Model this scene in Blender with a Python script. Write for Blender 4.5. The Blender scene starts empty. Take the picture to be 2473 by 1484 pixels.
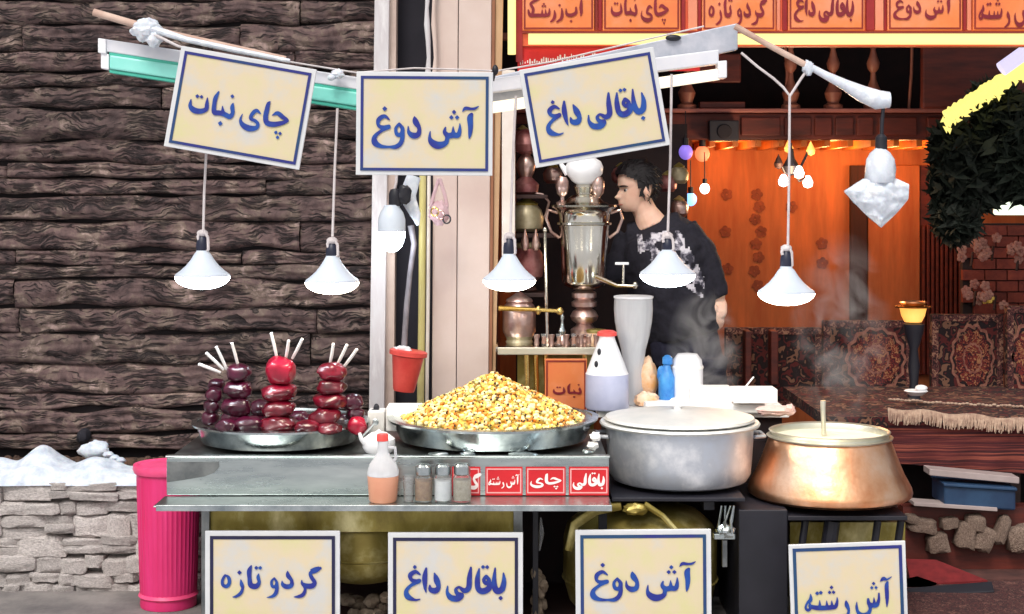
import bpy, bmesh, math, random
import numpy as np
from mathutils import Vector, Matrix, noise
random.seed(7)
R = math.radians
sc = bpy.context.scene
COL = sc.collection

# ------------------------------------------------------------------ camera, sky, sun, exposure
CAMH, HZ, K = 1.65, 480.0, 0.6667 / 2473.0
cam = bpy.data.cameras.new('camera'); cam.sensor_width = 36; cam.lens = 36 / 0.6667
cam.shift_y = -(742 - HZ) / 2473.0; cam.clip_end = 400; cam.clip_start = 0.05
camo = bpy.data.objects.new('camera', cam); COL.objects.link(camo)
camo.location = (0, 0, CAMH); camo.rotation_euler = (R(90), 0, 0); sc.camera = camo

world = bpy.data.worlds.new('World'); sc.world = world; world.use_nodes = True
wn = world.node_tree.nodes; wl = world.node_tree.links
bgn = wn['Background']; bgn.inputs[1].default_value = 0.15
sky = wn.new('ShaderNodeTexSky'); sky.sky_type = 'NISHITA'; sky.sun_disc = False
sky.sun_elevation = R(52); sky.sun_rotation = R(198)
sky.air_density = 1.6; sky.dust_density = 5.0; sky.ozone_density = 1.0
hs = wn.new('ShaderNodeHueSaturation'); hs.inputs['Saturation'].default_value = 0.4
wl.new(sky.outputs[0], hs.inputs['Color']); wl.new(hs.outputs[0], bgn.inputs[0])
sl = bpy.data.lights.new('sun', 'SUN'); sl.energy = 1.2; sl.angle = R(14); sl.color = (1, 0.97, 0.93)
so = bpy.data.objects.new('sun', sl); COL.objects.link(so)
sdir = Vector((math.sin(R(198)) * math.cos(R(52)), math.cos(R(198)) * math.cos(R(52)), math.sin(R(52))))
so.rotation_euler = sdir.to_track_quat('Z', 'Y').to_euler(); so.location = (0, 0, 12)
sc.view_settings.view_transform = 'Standard'; sc.view_settings.look = 'None'
sc.view_settings.exposure = 0.08; sc.view_settings.gamma = 1.0
sc.view_settings.use_curve_mapping = False
sc.cycles.use_denoising = True
sc.cycles.max_bounces = 8; sc.cycles.transparent_max_bounces = 12

# ------------------------------------------------------------------ helpers
def S(d): return K * d
def X(vx, d): return (vx - 1236.5) * K * d
def Z(vy, d): return CAMH - (vy - HZ) * K * d
def P(vx, vy, d): return Vector((X(vx, d), d, Z(vy, d)))

class MB:
    def __init__(s): s.v = []; s.f = []; s.sm = []; s.mi = []; s.m = 0
    def add(s, vs, fs, smooth=False):
        b = len(s.v); s.v.extend([tuple(v) for v in vs])
        for f in fs: s.f.append([b + i for i in f]); s.sm.append(smooth); s.mi.append(s.m)
        return s
    def box(s, x0, x1, y0, y1, z0, z1):
        vs = [(x, y, z) for x in (x0, x1) for y in (y0, y1) for z in (z0, z1)]
        return s.add(vs, [(0,1,3,2),(4,6,7,5),(0,4,5,1),(2,3,7,6),(0,2,6,4),(1,5,7,3)])
    def vbox(s, a, b, c, e, d0, d1):      # photo extents measured on its front face at depth d0
        return s.box(X(a, d0), X(b, d0), d0, d1, Z(e, d0), Z(c, d0))
    def obox(s, c, ax, ay, az):           # centre and three half-axis vectors
        c = Vector(c); vs = [c + ax*i + ay*j + az*k for i in (-1,1) for j in (-1,1) for k in (-1,1)]
        return s.add(vs, [(0,1,3,2),(4,6,7,5),(0,4,5,1),(2,3,7,6),(0,2,6,4),(1,5,7,3)])
    def tube(s, pts, rad, seg=10, cap=True, flat=1.0):
        pts = [Vector(p) for p in pts]; n = len(pts)
        if not hasattr(rad, '__len__'): rad = [rad] * n
        rings = []; up = None
        for i, p in enumerate(pts):
            t = (pts[min(i+1, n-1)] - pts[max(i-1, 0)])
            t = t.normalized() if t.length > 1e-9 else Vector((0,0,1))
            if up is None:
                up = Vector((0,1,0)) if abs(t.y) < .9 else Vector((1,0,0))
            a = up - t * up.dot(t); a.normalize(); up = a; b = t.cross(a)
            rings.append([p + (a*math.cos(q)*flat + b*math.sin(q)) * rad[i] for q in [2*math.pi*k/seg for k in range(seg)]])
        vs = [v for r in rings for v in r]; fs = []
        for i in range(n-1):
            for k in range(seg):
                k2 = (k+1) % seg; fs.append((i*seg+k, i*seg+k2, (i+1)*seg+k2, (i+1)*seg+k))
        if cap:
            fs.append(tuple(range(seg-1, -1, -1))); fs.append(tuple((n-1)*seg+k for k in range(seg)))
        return s.add(vs, fs, True)
    def lathe(s, c, prof, seg=32, sx=1.0, sy=1.0, jit=None):
        c = Vector(c); vs = []; fs = []; n = len(prof)
        for i, (r, z) in enumerate(prof):
            for k in range(seg):
                q = 2*math.pi*k/seg; rr = max(r, 1e-5)
                if jit: rr *= 1 + jit(q, z)
                vs.append((c.x + rr*sx*math.cos(q), c.y + rr*sy*math.sin(q), c.z + z))
        for i in range(n-1):
            for k in range(seg):
                k2 = (k+1) % seg; fs.append((i*seg+k, i*seg+k2, (i+1)*seg+k2, (i+1)*seg+k))
        if prof[0][0] > 1e-4: fs.append(tuple(range(seg-1, -1, -1)))
        if prof[-1][0] > 1e-4: fs.append(tuple((n-1)*seg+k for k in range(seg)))
        return s.add(vs, fs, True)
    def ell(s, c, rx, ry, rz, seg=16, rings=10, f=None):
        c = Vector(c); vs = []; fs = []
        for i in range(rings+1):
            a = -math.pi/2 + math.pi*i/rings
            for k in range(seg):
                q = 2*math.pi*k/seg
                v = Vector((math.cos(a)*math.cos(q), math.cos(a)*math.sin(q), math.sin(a)))
                g = f(v) if f else 1
                vs.append((c.x+v.x*rx*g, c.y+v.y*ry*g, c.z+v.z*rz*g))
        for i in range(rings):
            for k in range(seg):
                k2 = (k+1) % seg; fs.append((i*seg+k, i*seg+k2, (i+1)*seg+k2, (i+1)*seg+k))
        return s.add(vs, fs, True)
    def prism(s, poly, y0, y1):           # polygon of (x, z) pushed along y
        n = len(poly)
        vs = [(x, y0, z) for x, z in poly] + [(x, y1, z) for x, z in poly]
        fs = [tuple(range(n)), tuple(range(2*n-1, n-1, -1))]
        fs += [(i, n+i, n+(i+1) % n, (i+1) % n) for i in range(n)]
        return s.add(vs, fs)
    def grid(s, nu, nv, fn, smooth=True):
        vs = [fn(i/(nu-1), j/(nv-1)) for j in range(nv) for i in range(nu)]
        fs = [(j*nu+i, j*nu+i+1, (j+1)*nu+i+1, (j+1)*nu+i) for j in range(nv-1) for i in range(nu-1)]
        return s.add(vs, fs, smooth)

def wloc(o):
    v = Vector((0,0,0))
    while o is not None: v = v + o.location; o = o.parent
    return v
def tag(o, label=None, cat=None, group=None, kind=None):
    if label: o['label'] = label
    if cat: o['category'] = cat
    if group: o['group'] = group
    if kind: o['kind'] = kind
    return o
def build(mb, name, mat, parent=None, bev=0, sharp=35, fixn=True, loc=None):
    if parent is not None: L = wloc(parent)
    elif loc is not None: L = Vector(loc)
    else:
        a = np.array(mb.v); L = Vector(((a[:,0].min()+a[:,0].max())/2, (a[:,1].min()+a[:,1].max())/2, a[:,2].min()))
    me = bpy.data.meshes.new(name)
    me.from_pydata([(v[0]-L.x, v[1]-L.y, v[2]-L.z) for v in mb.v], [], mb.f)
    me.polygons.foreach_set('use_smooth', mb.sm)
    mats = mat if isinstance(mat, (list, tuple)) else [mat]
    for m in mats: me.materials.append(m)
    if len(mats) > 1: me.polygons.foreach_set('material_index', mb.mi)
    if fixn:
        bm = bmesh.new(); bm.from_mesh(me); bmesh.ops.recalc_face_normals(bm, faces=bm.faces); bm.to_mesh(me); bm.free()
    if any(mb.sm):
        try: me.set_sharp_from_angle(angle=R(sharp))
        except Exception: pass
    me.update()
    o = bpy.data.objects.new(name, me); COL.objects.link(o)
    if parent is not None: o.parent = parent
    else: o.location = L
    if bev:
        b = o.modifiers.new('edge', 'BEVEL'); b.width = bev; b.segments = 2; b.limit_method = 'ANGLE'
    return o
def thing(name, loc, label, cat, group=None, kind=None):
    o = bpy.data.objects.new(name, None); o.empty_display_size = .05; COL.objects.link(o); o.location = loc
    return tag(o, label, cat, group, kind)
def solo(mb, name, mat, label, cat, group=None, **k):
    return tag(build(mb, name, mat, None, **k), label, cat, group)
def copy_tree(o, parent=None):
    c = o.copy(); COL.objects.link(c); c.parent = parent
    for ch in list(o.children): copy_tree(ch, c)
    return c

# ------------------------------------------------------------------ materials
def srgb(r, g, b):
    f = lambda c: (c/255/12.92 if c/255 <= .04045 else ((c/255+.055)/1.055)**2.4)
    return (f(r), f(g), f(b), 1)
def mat(name, c1, c2=None, rough=.6, metal=0.0, scale=8, stretch=(1,1,1), bump=0.0, bscale=None, c3=None,
        emit=None, es=0.0, trans=0.0, alpha=1.0, coat=0.0, detail=6, rand=0.0, ior=1.45, sss=0.0, contrast=(.3,.7), spec=.5, rvar=0.0):
    m = bpy.data.materials.new(name); m.use_nodes = True
    n = m.node_tree.nodes; l = m.node_tree.links; b = n['Principled BSDF']
    c1 = tuple(c1)[:3] + (1,); c2 = (tuple(c2)[:3] + (1,)) if c2 else c1
    b.inputs['Base Color'].default_value = c1
    b.inputs['Roughness'].default_value = rough; b.inputs['Metallic'].default_value = metal
    b.inputs['Transmission Weight'].default_value = trans; b.inputs['Alpha'].default_value = alpha
    b.inputs['Coat Weight'].default_value = coat; b.inputs['IOR'].default_value = ior
    b.inputs['Specular IOR Level'].default_value = spec
    if sss: b.inputs['Subsurface Weight'].default_value = sss; b.inputs['Subsurface Scale'].default_value = .01
    tc = n.new('ShaderNodeTexCoord'); mp = n.new('ShaderNodeMapping'); mp.inputs['Scale'].default_value = stretch
    l.new(tc.outputs['Object'], mp.inputs[0])
    oi = n.new('ShaderNodeObjectInfo'); mu = n.new('ShaderNodeMath'); mu.operation = 'MULTIPLY'; mu.inputs[1].default_value = 37
    l.new(oi.outputs['Random'], mu.inputs[0]); l.new(mu.outputs[0], mp.inputs['Location'])
    nz = n.new('ShaderNodeTexNoise'); nz.inputs['Scale'].default_value = scale; nz.inputs['Detail'].default_value = detail
    nz.inputs['Roughness'].default_value = .62
    l.new(mp.outputs[0], nz.inputs['Vector'])
    rp = n.new('ShaderNodeValToRGB'); e = rp.color_ramp.elements
    e[0].position, e[1].position = contrast; e[0].color = c1; e[1].color = c2
    if c3: x = e.new((contrast[0]+contrast[1])/2); x.color = tuple(c3)[:3] + (1,)
    l.new(nz.outputs['Fac'], rp.inputs[0])
    out = rp.outputs[0]
    if rand:
        hv = n.new('ShaderNodeHueSaturation'); mr = n.new('ShaderNodeMapRange')
        mr.inputs['To Min'].default_value = 1-rand; mr.inputs['To Max'].default_value = 1+rand
        l.new(oi.outputs['Random'], mr.inputs['Value']); l.new(mr.outputs[0], hv.inputs['Value'])
        l.new(out, hv.inputs['Color']); out = hv.outputs[0]
    l.new(out, b.inputs['Base Color'])
    if rvar:
        mr2 = n.new('ShaderNodeMapRange'); mr2.inputs['To Min'].default_value = max(rough-rvar, .02); mr2.inputs['To Max'].default_value = rough+rvar
        l.new(nz.outputs['Fac'], mr2.inputs['Value']); l.new(mr2.outputs[0], b.inputs['Roughness'])
    if bump:
        src = nz.outputs['Fac']
        if bscale:
            n2 = n.new('ShaderNodeTexNoise'); n2.inputs['Scale'].default_value = bscale; n2.inputs['Detail'].default_value = 8
            l.new(mp.outputs[0], n2.inputs['Vector']); src = n2.outputs['Fac']
        bp = n.new('ShaderNodeBump'); bp.inputs['Strength'].default_value = bump; bp.inputs['Distance'].default_value = .01
        l.new(src, bp.inputs['Height']); l.new(bp.outputs[0], b.inputs['Normal'])
    if emit:
        b.inputs['Emission Color'].default_value = tuple(emit)[:3] + (1,); b.inputs['Emission Strength'].default_value = es
    return m

M = {}
M['plank'] = mat('weathered wood', srgb(42,31,34), srgb(152,131,126), .85, scale=3.2, stretch=(1.4,3,9), bump=1.0, bscale=7, c3=srgb(92,73,72), rand=.22, detail=9, contrast=(.34,.66))
def plank_mat():
    m = bpy.data.materials.new('weathered wood'); m.use_nodes = True; n = m.node_tree.nodes; l = m.node_tree.links; b = n['Principled BSDF']
    b.inputs['Roughness'].default_value = .85
    def nd(t, **k):
        x = n.new(t)
        for a_, v_ in k.items(): setattr(x, a_, v_)
        return x
    tc = nd('ShaderNodeTexCoord'); oi = nd('ShaderNodeObjectInfo')
    of = nd('ShaderNodeVectorMath', operation='ADD'); mu = nd('ShaderNodeMath', operation='MULTIPLY'); mu.inputs[1].default_value = 40
    l.new(oi.outputs['Random'], mu.inputs[0]); l.new(tc.outputs['Object'], of.inputs[0]); l.new(mu.outputs[0], of.inputs[1])
    wn_ = nd('ShaderNodeTexNoise'); wn_.inputs['Scale'].default_value = 5.5; wn_.inputs['Detail'].default_value = 3
    l.new(of.outputs[0], wn_.inputs['Vector'])
    sb = nd('ShaderNodeVectorMath', operation='SUBTRACT'); sb.inputs[1].default_value = (.5,.5,.5); l.new(wn_.outputs['Color'], sb.inputs[0])
    sc_ = nd('ShaderNodeVectorMath', operation='MULTIPLY'); sc_.inputs[1].default_value = (.10,.0,.15); l.new(sb.outputs[0], sc_.inputs[0])
    ad = nd('ShaderNodeVectorMath', operation='ADD'); l.new(of.outputs[0], ad.inputs[0]); l.new(sc_.outputs[0], ad.inputs[1])
    rs = nd('ShaderNodeMapRange'); rs.inputs['To Min'].default_value = .55; rs.inputs['To Max'].default_value = 1.5; rm = nd('ShaderNodeMath', operation='FRACT'); l.new(mu.outputs[0], rm.inputs[0]); l.new(rm.outputs[0], rs.inputs['Value'])
    vs_ = nd('ShaderNodeVectorMath', operation='SCALE'); l.new(ad.outputs[0], vs_.inputs[0]); l.new(rs.outputs[0], vs_.inputs['Scale'])
    mp = nd('ShaderNodeMapping'); mp.inputs['Scale'].default_value = (3.4, 3.4, 50); l.new(vs_.outputs[0], mp.inputs[0])
    nz = nd('ShaderNodeTexNoise'); nz.inputs['Scale'].default_value = 1; nz.inputs['Detail'].default_value = 4; nz.inputs['Roughness'].default_value = .6; l.new(mp.outputs[0], nz.inputs['Vector'])
    a1 = nd('ShaderNodeMath', operation='SUBTRACT'); a1.inputs[1].default_value = .5; l.new(nz.outputs['Fac'], a1.inputs[0])
    a2 = nd('ShaderNodeMath', operation='ABSOLUTE'); l.new(a1.outputs[0], a2.inputs[0])
    n3 = nd('ShaderNodeTexNoise'); n3.inputs['Scale'].default_value = 13; n3.inputs['Detail'].default_value = 3; l.new(of.outputs[0], n3.inputs['Vector'])
    wd = nd('ShaderNodeMapRange'); wd.inputs['From Min'].default_value = .38; wd.inputs['From Max'].default_value = .68; wd.inputs['To Min'].default_value = .004; wd.inputs['To Max'].default_value = .10; l.new(n3.outputs['Fac'], wd.inputs['Value'])
    cr = nd('ShaderNodeMapRange'); l.new(a2.outputs[0], cr.inputs['Value']); l.new(wd.outputs[0], cr.inputs['From Max'])
    n2 = nd('ShaderNodeTexNoise'); n2.inputs['Scale'].default_value = 9; n2.inputs['Detail'].default_value = 8; n2.inputs['Roughness'].default_value = .7; l.new(ad.outputs[0], n2.inputs['Vector'])
    rp = nd('ShaderNodeValToRGB'); e = rp.color_ramp.elements; e[0].position = .34; e[1].position = .68; e[0].color = srgb(54,40,41); e[1].color = srgb(172,146,140)
    x = e.new(.5); x.color = srgb(98,77,75); x = e.new(.58); x.color = srgb(114,98,88)
    l.new(n2.outputs['Fac'], rp.inputs[0])
    mx = nd('ShaderNodeMix', data_type='RGBA'); mx.inputs[6].default_value = srgb(30,21,24); l.new(cr.outputs[0], mx.inputs[0]); l.new(rp.outputs[0], mx.inputs[7])
    hv = nd('ShaderNodeHueSaturation'); mr = nd('ShaderNodeMapRange'); mr.inputs['To Min'].default_value = .72; mr.inputs['To Max'].default_value = 1.15
    l.new(oi.outputs['Random'], mr.inputs['Value']); l.new(mr.outputs[0], hv.inputs['Value']); l.new(mx.outputs[2], hv.inputs['Color']); l.new(hv.outputs[0], b.inputs['Base Color'])
    bp = nd('ShaderNodeBump'); bp.inputs['Strength'].default_value = 1; bp.inputs['Distance'].default_value = .012
    hm = nd('ShaderNodeMath', operation='MULTIPLY_ADD'); hm.inputs[1].default_value = .6; l.new(n2.outputs['Fac'], hm.inputs[0]); l.new(cr.outputs[0], hm.inputs[2])
    l.new(hm.outputs[0], bp.inputs['Height']); l.new(bp.outputs[0], b.inputs['Normal']); return m
M['plank'] = plank_mat()
M['wallback'] = mat('dark gap', srgb(22,17,20), srgb(34,27,29), .95)
M['stone'] = mat('pale stone', srgb(150,142,140), srgb(226,218,214), .9, scale=16, bump=1.0, bscale=26, rand=.14, c3=srgb(200,192,188))
M['stoneshade'] = mat('shaded brown stone', srgb(84,64,56), srgb(166,144,128), .9, scale=16, bump=1.0, bscale=26)  # darker copy of the stone, shade below the bench put into its colour
M['mortar'] = mat('mortar', srgb(72,66,68), srgb(170,162,160), .95, scale=20, bump=.5)
M['soil'] = mat('leafy soil', srgb(52,36,30), srgb(112,78,56), .95, scale=30, bump=.6, c3=srgb(78,60,50))
M['snow'] = mat('snow', srgb(172,182,198), srgb(222,228,236), .75, scale=22, bump=.8, sss=.2)
M['paving'] = mat('paving', srgb(96,92,92), srgb(140,134,130), .9, scale=5, bump=.4, bscale=40)
M['asphalt'] = mat('pale bounce asphalt', srgb(168,168,174), srgb(206,206,212), .9, scale=30, bump=.3)  # asphalt paled to bounce light into the pots and steel counter
M['sign'] = mat('cream board', srgb(204,196,148), srgb(194,192,188), .45, scale=5, c3=srgb(208,192,162), detail=7, bump=.06, contrast=(.35,.65))
M['signrim'] = mat('white rim', srgb(212,212,212), srgb(198,200,204), .4, scale=6)
M['blue'] = mat('blue print', srgb(30,40,130), srgb(22,70,150), .45, scale=14, contrast=(.42,.58), detail=2)
M['blueline'] = mat('blue line', srgb(38,42,118), srgb(28,66,104), .45, scale=4, contrast=(.4,.6), detail=2)
M['navyline'] = mat('navy line', srgb(30,28,70), srgb(26,26,52), .45, scale=4)
M['steel'] = mat('brushed steel', srgb(150,160,160), srgb(196,202,200), .28, 1.0, scale=3, stretch=(1,1,6), bump=.05, bscale=60, rvar=.12)
M['steeldark'] = mat('dull steel', srgb(92,96,98), srgb(150,152,150), .4, 1.0, scale=9, rvar=.15)
M['tray'] = mat('tray metal', srgb(140,150,152), srgb(208,214,212), .22, 1.0, scale=14, bump=.25, bscale=9, rvar=.12)
M['alu'] = mat('aluminium', srgb(200,208,220), srgb(244,244,246), .45, .75, scale=6, bump=.14, bscale=14, rvar=.1, c3=srgb(196,200,208))
M['lid'] = mat('lid aluminium', srgb(206,208,206), srgb(228,226,222), .5, .7, scale=8, bump=.05)
M['copper'] = mat('copper', srgb(216,134,84), srgb(246,206,176), .34, 1.0, scale=5, bump=.22, bscale=22, rvar=.1, c3=srgb(238,178,136))
M['tin'] = mat('tinned rim', srgb(214,210,190), srgb(232,228,212), .35, .9, scale=6)
M['brass'] = mat('old brass', srgb(134,114,52), srgb(226,212,150), .38, .5, scale=5, bump=.2, c3=srgb(150,134,70), rvar=.15)
M['brasspol'] = mat('polished brass', srgb(196,160,84), srgb(228,200,130), .25, 1.0, scale=5)
M['chrome'] = mat('samovar nickel', srgb(186,182,168), srgb(226,222,210), .14, 1.0, scale=4, bump=.04)
M['chromepink'] = mat('rosy nickel', srgb(178,140,132), srgb(214,190,180), .3, .9, scale=18, bump=.2)
M['black'] = mat('black plastic', srgb(24,24,32), srgb(34,33,42), .45, scale=8)
M['navy'] = mat('navy socket', srgb(24,26,44), srgb(34,38,60), .4, scale=8)
M['wire'] = mat('white cable', srgb(214,206,206), srgb(190,180,180), .6, scale=20)
M['plastic'] = mat('cloudy plastic wrap', srgb(222,228,236), srgb(246,248,250), .3, scale=16, bump=.4, bscale=30, c3=srgb(204,210,220), sss=.1)
M['pole'] = mat('wooden pole', srgb(176,140,124), srgb(214,188,172), .7, scale=8, stretch=(1,1,1), bump=.2)
M['teal'] = mat('teal lamp cover', srgb(110,206,190), srgb(150,226,214), .35, scale=3, bump=.02)
M['tealdark'] = mat('teal seam', srgb(66,172,150), srgb(80,190,168), .4)
M['fixture'] = mat('lamp housing', srgb(206,208,218), srgb(228,226,228), .4, scale=6)
M['fixgrey'] = mat('lamp bracket', srgb(150,158,172), srgb(196,196,204), .5, .2, scale=10, bump=.2)
M['tubewarm'] = mat('lit warm tube', (.2,.18,.15), None, .4, emit=(1,.88,.66), es=1.3)
M['neon'] = mat('lit yellow tube', (.15,.13,.06), None, .4, emit=(1,.84,.32), es=1.25)
M['neonv'] = mat('lit yellow upright tube', (.15,.13,.06), None, .4, emit=(1,.84,.32), es=1.15)
M['ledcool'] = mat('lit cool diffuser', (1,1,1), None, .3, emit=(.80,.90,1), es=30)
M['ledwarm'] = mat('lit warm diffuser', (1,1,1), None, .3, emit=(1,.90,.72), es=26)
M['bulbshell'] = mat('bulb shell', srgb(186,196,210), srgb(200,208,218), .35, emit=(.9,.95,1), es=.08)
M['panel'] = mat('beige panel', srgb(196,172,164), srgb(212,194,186), .7, scale=2.5, bump=.04, c3=srgb(204,184,174))
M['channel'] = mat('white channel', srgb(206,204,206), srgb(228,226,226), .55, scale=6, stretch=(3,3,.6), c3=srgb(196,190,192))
M['channelside'] = mat('brownish channel side', srgb(176,154,144), srgb(200,180,168), .7, scale=6)  # browner tone for the narrow side of the channel
M['brown'] = mat('brown trim', srgb(122,76,56), srgb(150,100,70), .6, scale=6, stretch=(4,4,.5))
M['tan'] = mat('tan post', srgb(176,138,102), srgb(204,170,134), .6, scale=5, stretch=(4,4,.5))
M['slot'] = mat('dark slot', srgb(26,25,34), srgb(34,32,40), .9)
M['goldpipe'] = mat('yellowish pipe', srgb(186,172,96), srgb(222,212,160), .4, scale=3, stretch=(1,1,.4))
M['palepipe'] = mat('pale pipe', srgb(214,200,188), srgb(228,220,212), .5)
M['redbucket'] = mat('red plastic', srgb(206,62,58), srgb(232,96,86), .4, scale=9, c3=srgb(218,78,70))
M['pinkbin'] = mat('pink plastic', srgb(206,26,84), srgb(224,60,128), .45, scale=2, stretch=(4,4,.4))
M['pinkrim'] = mat('pink plastic rim', srgb(226,60,110), srgb(238,90,140), .4)
M['beet'] = mat('glazed beet', srgb(46,5,14), srgb(124,11,36), .3, scale=14, coat=.35, bump=.15, bscale=30, rand=.3)
M['beetdark'] = mat('dark beet', srgb(28,5,14), srgb(84,11,44), .3, scale=14, coat=.35, bump=.15, bscale=30, rand=.3)
M['beetred'] = mat('bright beet', srgb(96,8,28), srgb(180,20,54), .28, scale=11, coat=.3, bump=.1, bscale=30)
M['skewer'] = mat('white skewer', srgb(238,232,228), srgb(248,246,242), .6)
M['bean1'] = mat('cream bean', srgb(226,208,140), srgb(240,226,178), .5, scale=40, rand=.12)
M['bean2'] = mat('yellow bean', srgb(228,184,72), srgb(238,206,110), .5, scale=40, rand=.12)
M['bean3'] = mat('orange bean', srgb(214,124,36), srgb(228,160,72), .5, scale=40, rand=.12)
M['bean4'] = mat('olive bean', srgb(150,140,66), srgb(196,186,110), .5, scale=40, rand=.12)
M['beaneye'] = mat('bean eye', srgb(46,32,22), srgb(78,44,24), .6, scale=40)
M['white'] = mat('white box card', srgb(236,232,228), srgb(246,244,240), .6, scale=4)
M['whiteplastic'] = mat('white plastic', srgb(226,226,230), srgb(240,240,242), .35, scale=5)
M['clear'] = mat('clear plastic', srgb(235,235,238), None, .12, trans=.85, ior=1.2)
M['soup'] = mat('pale soup', srgb(226,224,198), srgb(236,234,216), .4, scale=6)
M['cups'] = mat('cloudy cups', srgb(224,224,228), srgb(244,244,246), .25, scale=5, stretch=(6,6,.5), trans=.5, ior=1.15)
M['glass'] = mat('glass', srgb(240,240,240), None, .05, trans=.9, ior=1.3)
M['vinegar'] = mat('brown vinegar', srgb(206,134,104), srgb(222,160,130), .3, scale=4)
M['bluewater'] = mat('blue grey liquid', srgb(168,172,200), srgb(190,192,214), .25)
M['redcap'] = mat('red cap', srgb(226,70,66), srgb(236,96,88), .4)
M['bluebottle'] = mat('blue plastic', srgb(40,110,190), srgb(80,160,220), .3, scale=20)
M['orangebag'] = mat('orange wrapper', srgb(226,160,92), srgb(240,220,200), .4, scale=12, bump=.5)
M['spice'] = mat('brown spice', srgb(130,96,66), srgb(176,142,104), .8, scale=60)
M['salt'] = mat('white salt', srgb(222,228,232), srgb(236,240,242), .8, scale=60)
M['pepper'] = mat('grey spice', srgb(150,142,124), srgb(190,182,164), .8, scale=60)
M['red'] = mat('red sticker', srgb(190,24,34), srgb(214,36,44), .4, scale=5)
M['redline'] = mat('pink sticker line', srgb(228,150,152), srgb(236,170,168), .4)
M['whiteprint'] = mat('white print', srgb(240,224,220), srgb(246,232,228), .5)
M['orangesign'] = mat('orange menu board', srgb(222,112,66), srgb(232,146,108), .5, scale=3, c3=srgb(226,128,70))
M['maroonprint'] = mat('maroon print', srgb(112,20,34), srgb(134,28,44), .5)
M['maroonline'] = mat('maroon line', srgb(120,32,24), srgb(142,44,30), .5)
M['fascia'] = mat('orange fascia', srgb(214,84,50), srgb(222,110,74), .5, scale=3)
M['fasciared'] = mat('fascia upright', srgb(130,24,30), srgb(156,36,38), .5)
M['fasciapink'] = mat('fascia pale upright', srgb(214,128,98), srgb(226,146,116), .5)
M['redbanner'] = mat('red banner', srgb(196,22,26), srgb(216,36,32), .5, scale=3)
M['orangewall'] = mat('orange wallpaper', srgb(146,74,40), srgb(184,104,58), .75, scale=3, stretch=(5,5,.7), c3=srgb(158,92,54), detail=8)
M['motif'] = mat('wallpaper flower', srgb(96,46,34), srgb(136,72,48), .8, scale=20)
M['redwood'] = mat('red brown wood', srgb(58,22,20), srgb(104,40,28), .55, scale=4, stretch=(1,1,6), bump=.15)
M['darkwood'] = mat('dark wood', srgb(36,22,22), srgb(60,34,30), .6, scale=4, stretch=(1,1,6), bump=.15)
M['rosewood'] = mat('rosy turned wood', srgb(122,70,58), srgb(156,100,80), .45, scale=8)
M['pinkledge'] = mat('rosy ledge', srgb(136,80,76), srgb(160,100,90), .5)
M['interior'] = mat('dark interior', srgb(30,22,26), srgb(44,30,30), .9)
M['curtain'] = mat('dark curtain', srgb(40,22,24), srgb(60,30,28), .9, scale=5, stretch=(9,9,.5))
M['ceilwood'] = mat('warm ceiling slat', srgb(170,88,34), srgb(206,120,50), .5, scale=5, stretch=(1,5,1))
M['darkleaf'] = mat('dark leaf', srgb(18,26,20), srgb(34,44,34), .7, scale=10, rand=.3)
M['garland'] = mat('lit yellow garland', (.12,.1,.03), None, .5, emit=(1,.84,.22), es=1.15)
M['tubecool'] = mat('lit lilac tube', (.2,.2,.2), None, .5, emit=(.72,.66,.95), es=1.0)
M['greenlamp'] = mat('lit green lamp', (1,1,1), None, .5, emit=(.86,1,.74), es=1.4)
M['flower'] = mat('faded flowers', srgb(128,74,70), srgb(176,128,112), .7, scale=30)
M['brick'] = mat('dark red brick', srgb(84,32,28), srgb(124,54,40), .85, scale=20, bump=.3, rand=.2)
M['fringe'] = mat('rug fringe', srgb(142,112,98), srgb(196,170,148), .9, scale=40)
M['rugside'] = mat('rug stripes', srgb(36,16,20), srgb(136,70,54), .95, scale=2.6, stretch=(.5,1,44), bump=.4, c3=srgb(78,26,28), contrast=(.36,.64))
M['redmat'] = mat('red mat', srgb(100,26,30), srgb(128,36,38), .95, scale=20)
M['beigemat'] = mat('beige mat edge', srgb(170,140,122), srgb(190,160,142), .9)
M['floor'] = mat('shop floor', srgb(62,40,38), srgb(98,62,56), .8, scale=12, bump=.3)
M['palewood'] = mat('pale plank', srgb(156,140,138), srgb(178,164,160), .6, scale=5)
M['bluecrate'] = mat('blue crate', srgb(28,48,78), srgb(44,74,106), .5, scale=7)
M['skin'] = mat('skin', srgb(222,174,150), srgb(244,208,186), .5, scale=12, sss=.15)
M['lips'] = mat('lips', srgb(176,104,94), srgb(186,114,102), .45)
M['hair'] = mat('black hair', srgb(20,17,20), srgb(34,29,32), .45, scale=20, stretch=(3,3,14), bump=.6)
M['eyewhite'] = mat('eye', srgb(214,206,200), None, .3)
M['iris'] = mat('iris', srgb(20,14,12), None, .3)
M['sweater'] = mat('black sweater', srgb(24,23,32), srgb(36,34,46), .9, scale=60, bump=.25)
M['jean'] = mat('dark trousers', srgb(26,26,44), srgb(42,42,62), .9, scale=50, bump=.2)
M['greyprint'] = mat('grey chest print', srgb(60,58,70), srgb(206,202,210), .8, scale=26, c3=srgb(136,132,144), detail=4, contrast=(.42,.56))
M['flame'] = mat('lit amber bowl', (1,.6,.2), None, .4, emit=(1,.46,.08), es=1.0)
M['bulbsmall'] = mat('lit small bulb', (1,1,1), None, .4, emit=(1,.95,.85), es=5)
M['bluelamp'] = mat('lit blue lamp', (.3,.5,1), None, .4, emit=(.2,.45,1), es=2.2)
M['redlamp'] = mat('lit red lamp', (1,.3,.2), None, .4, emit=(1,.22,.08), es=1.2)
M['purplelamp'] = mat('purple lamp', (.3,.2,.8), None, .4, emit=(.3,.2,.9), es=.6)
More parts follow.
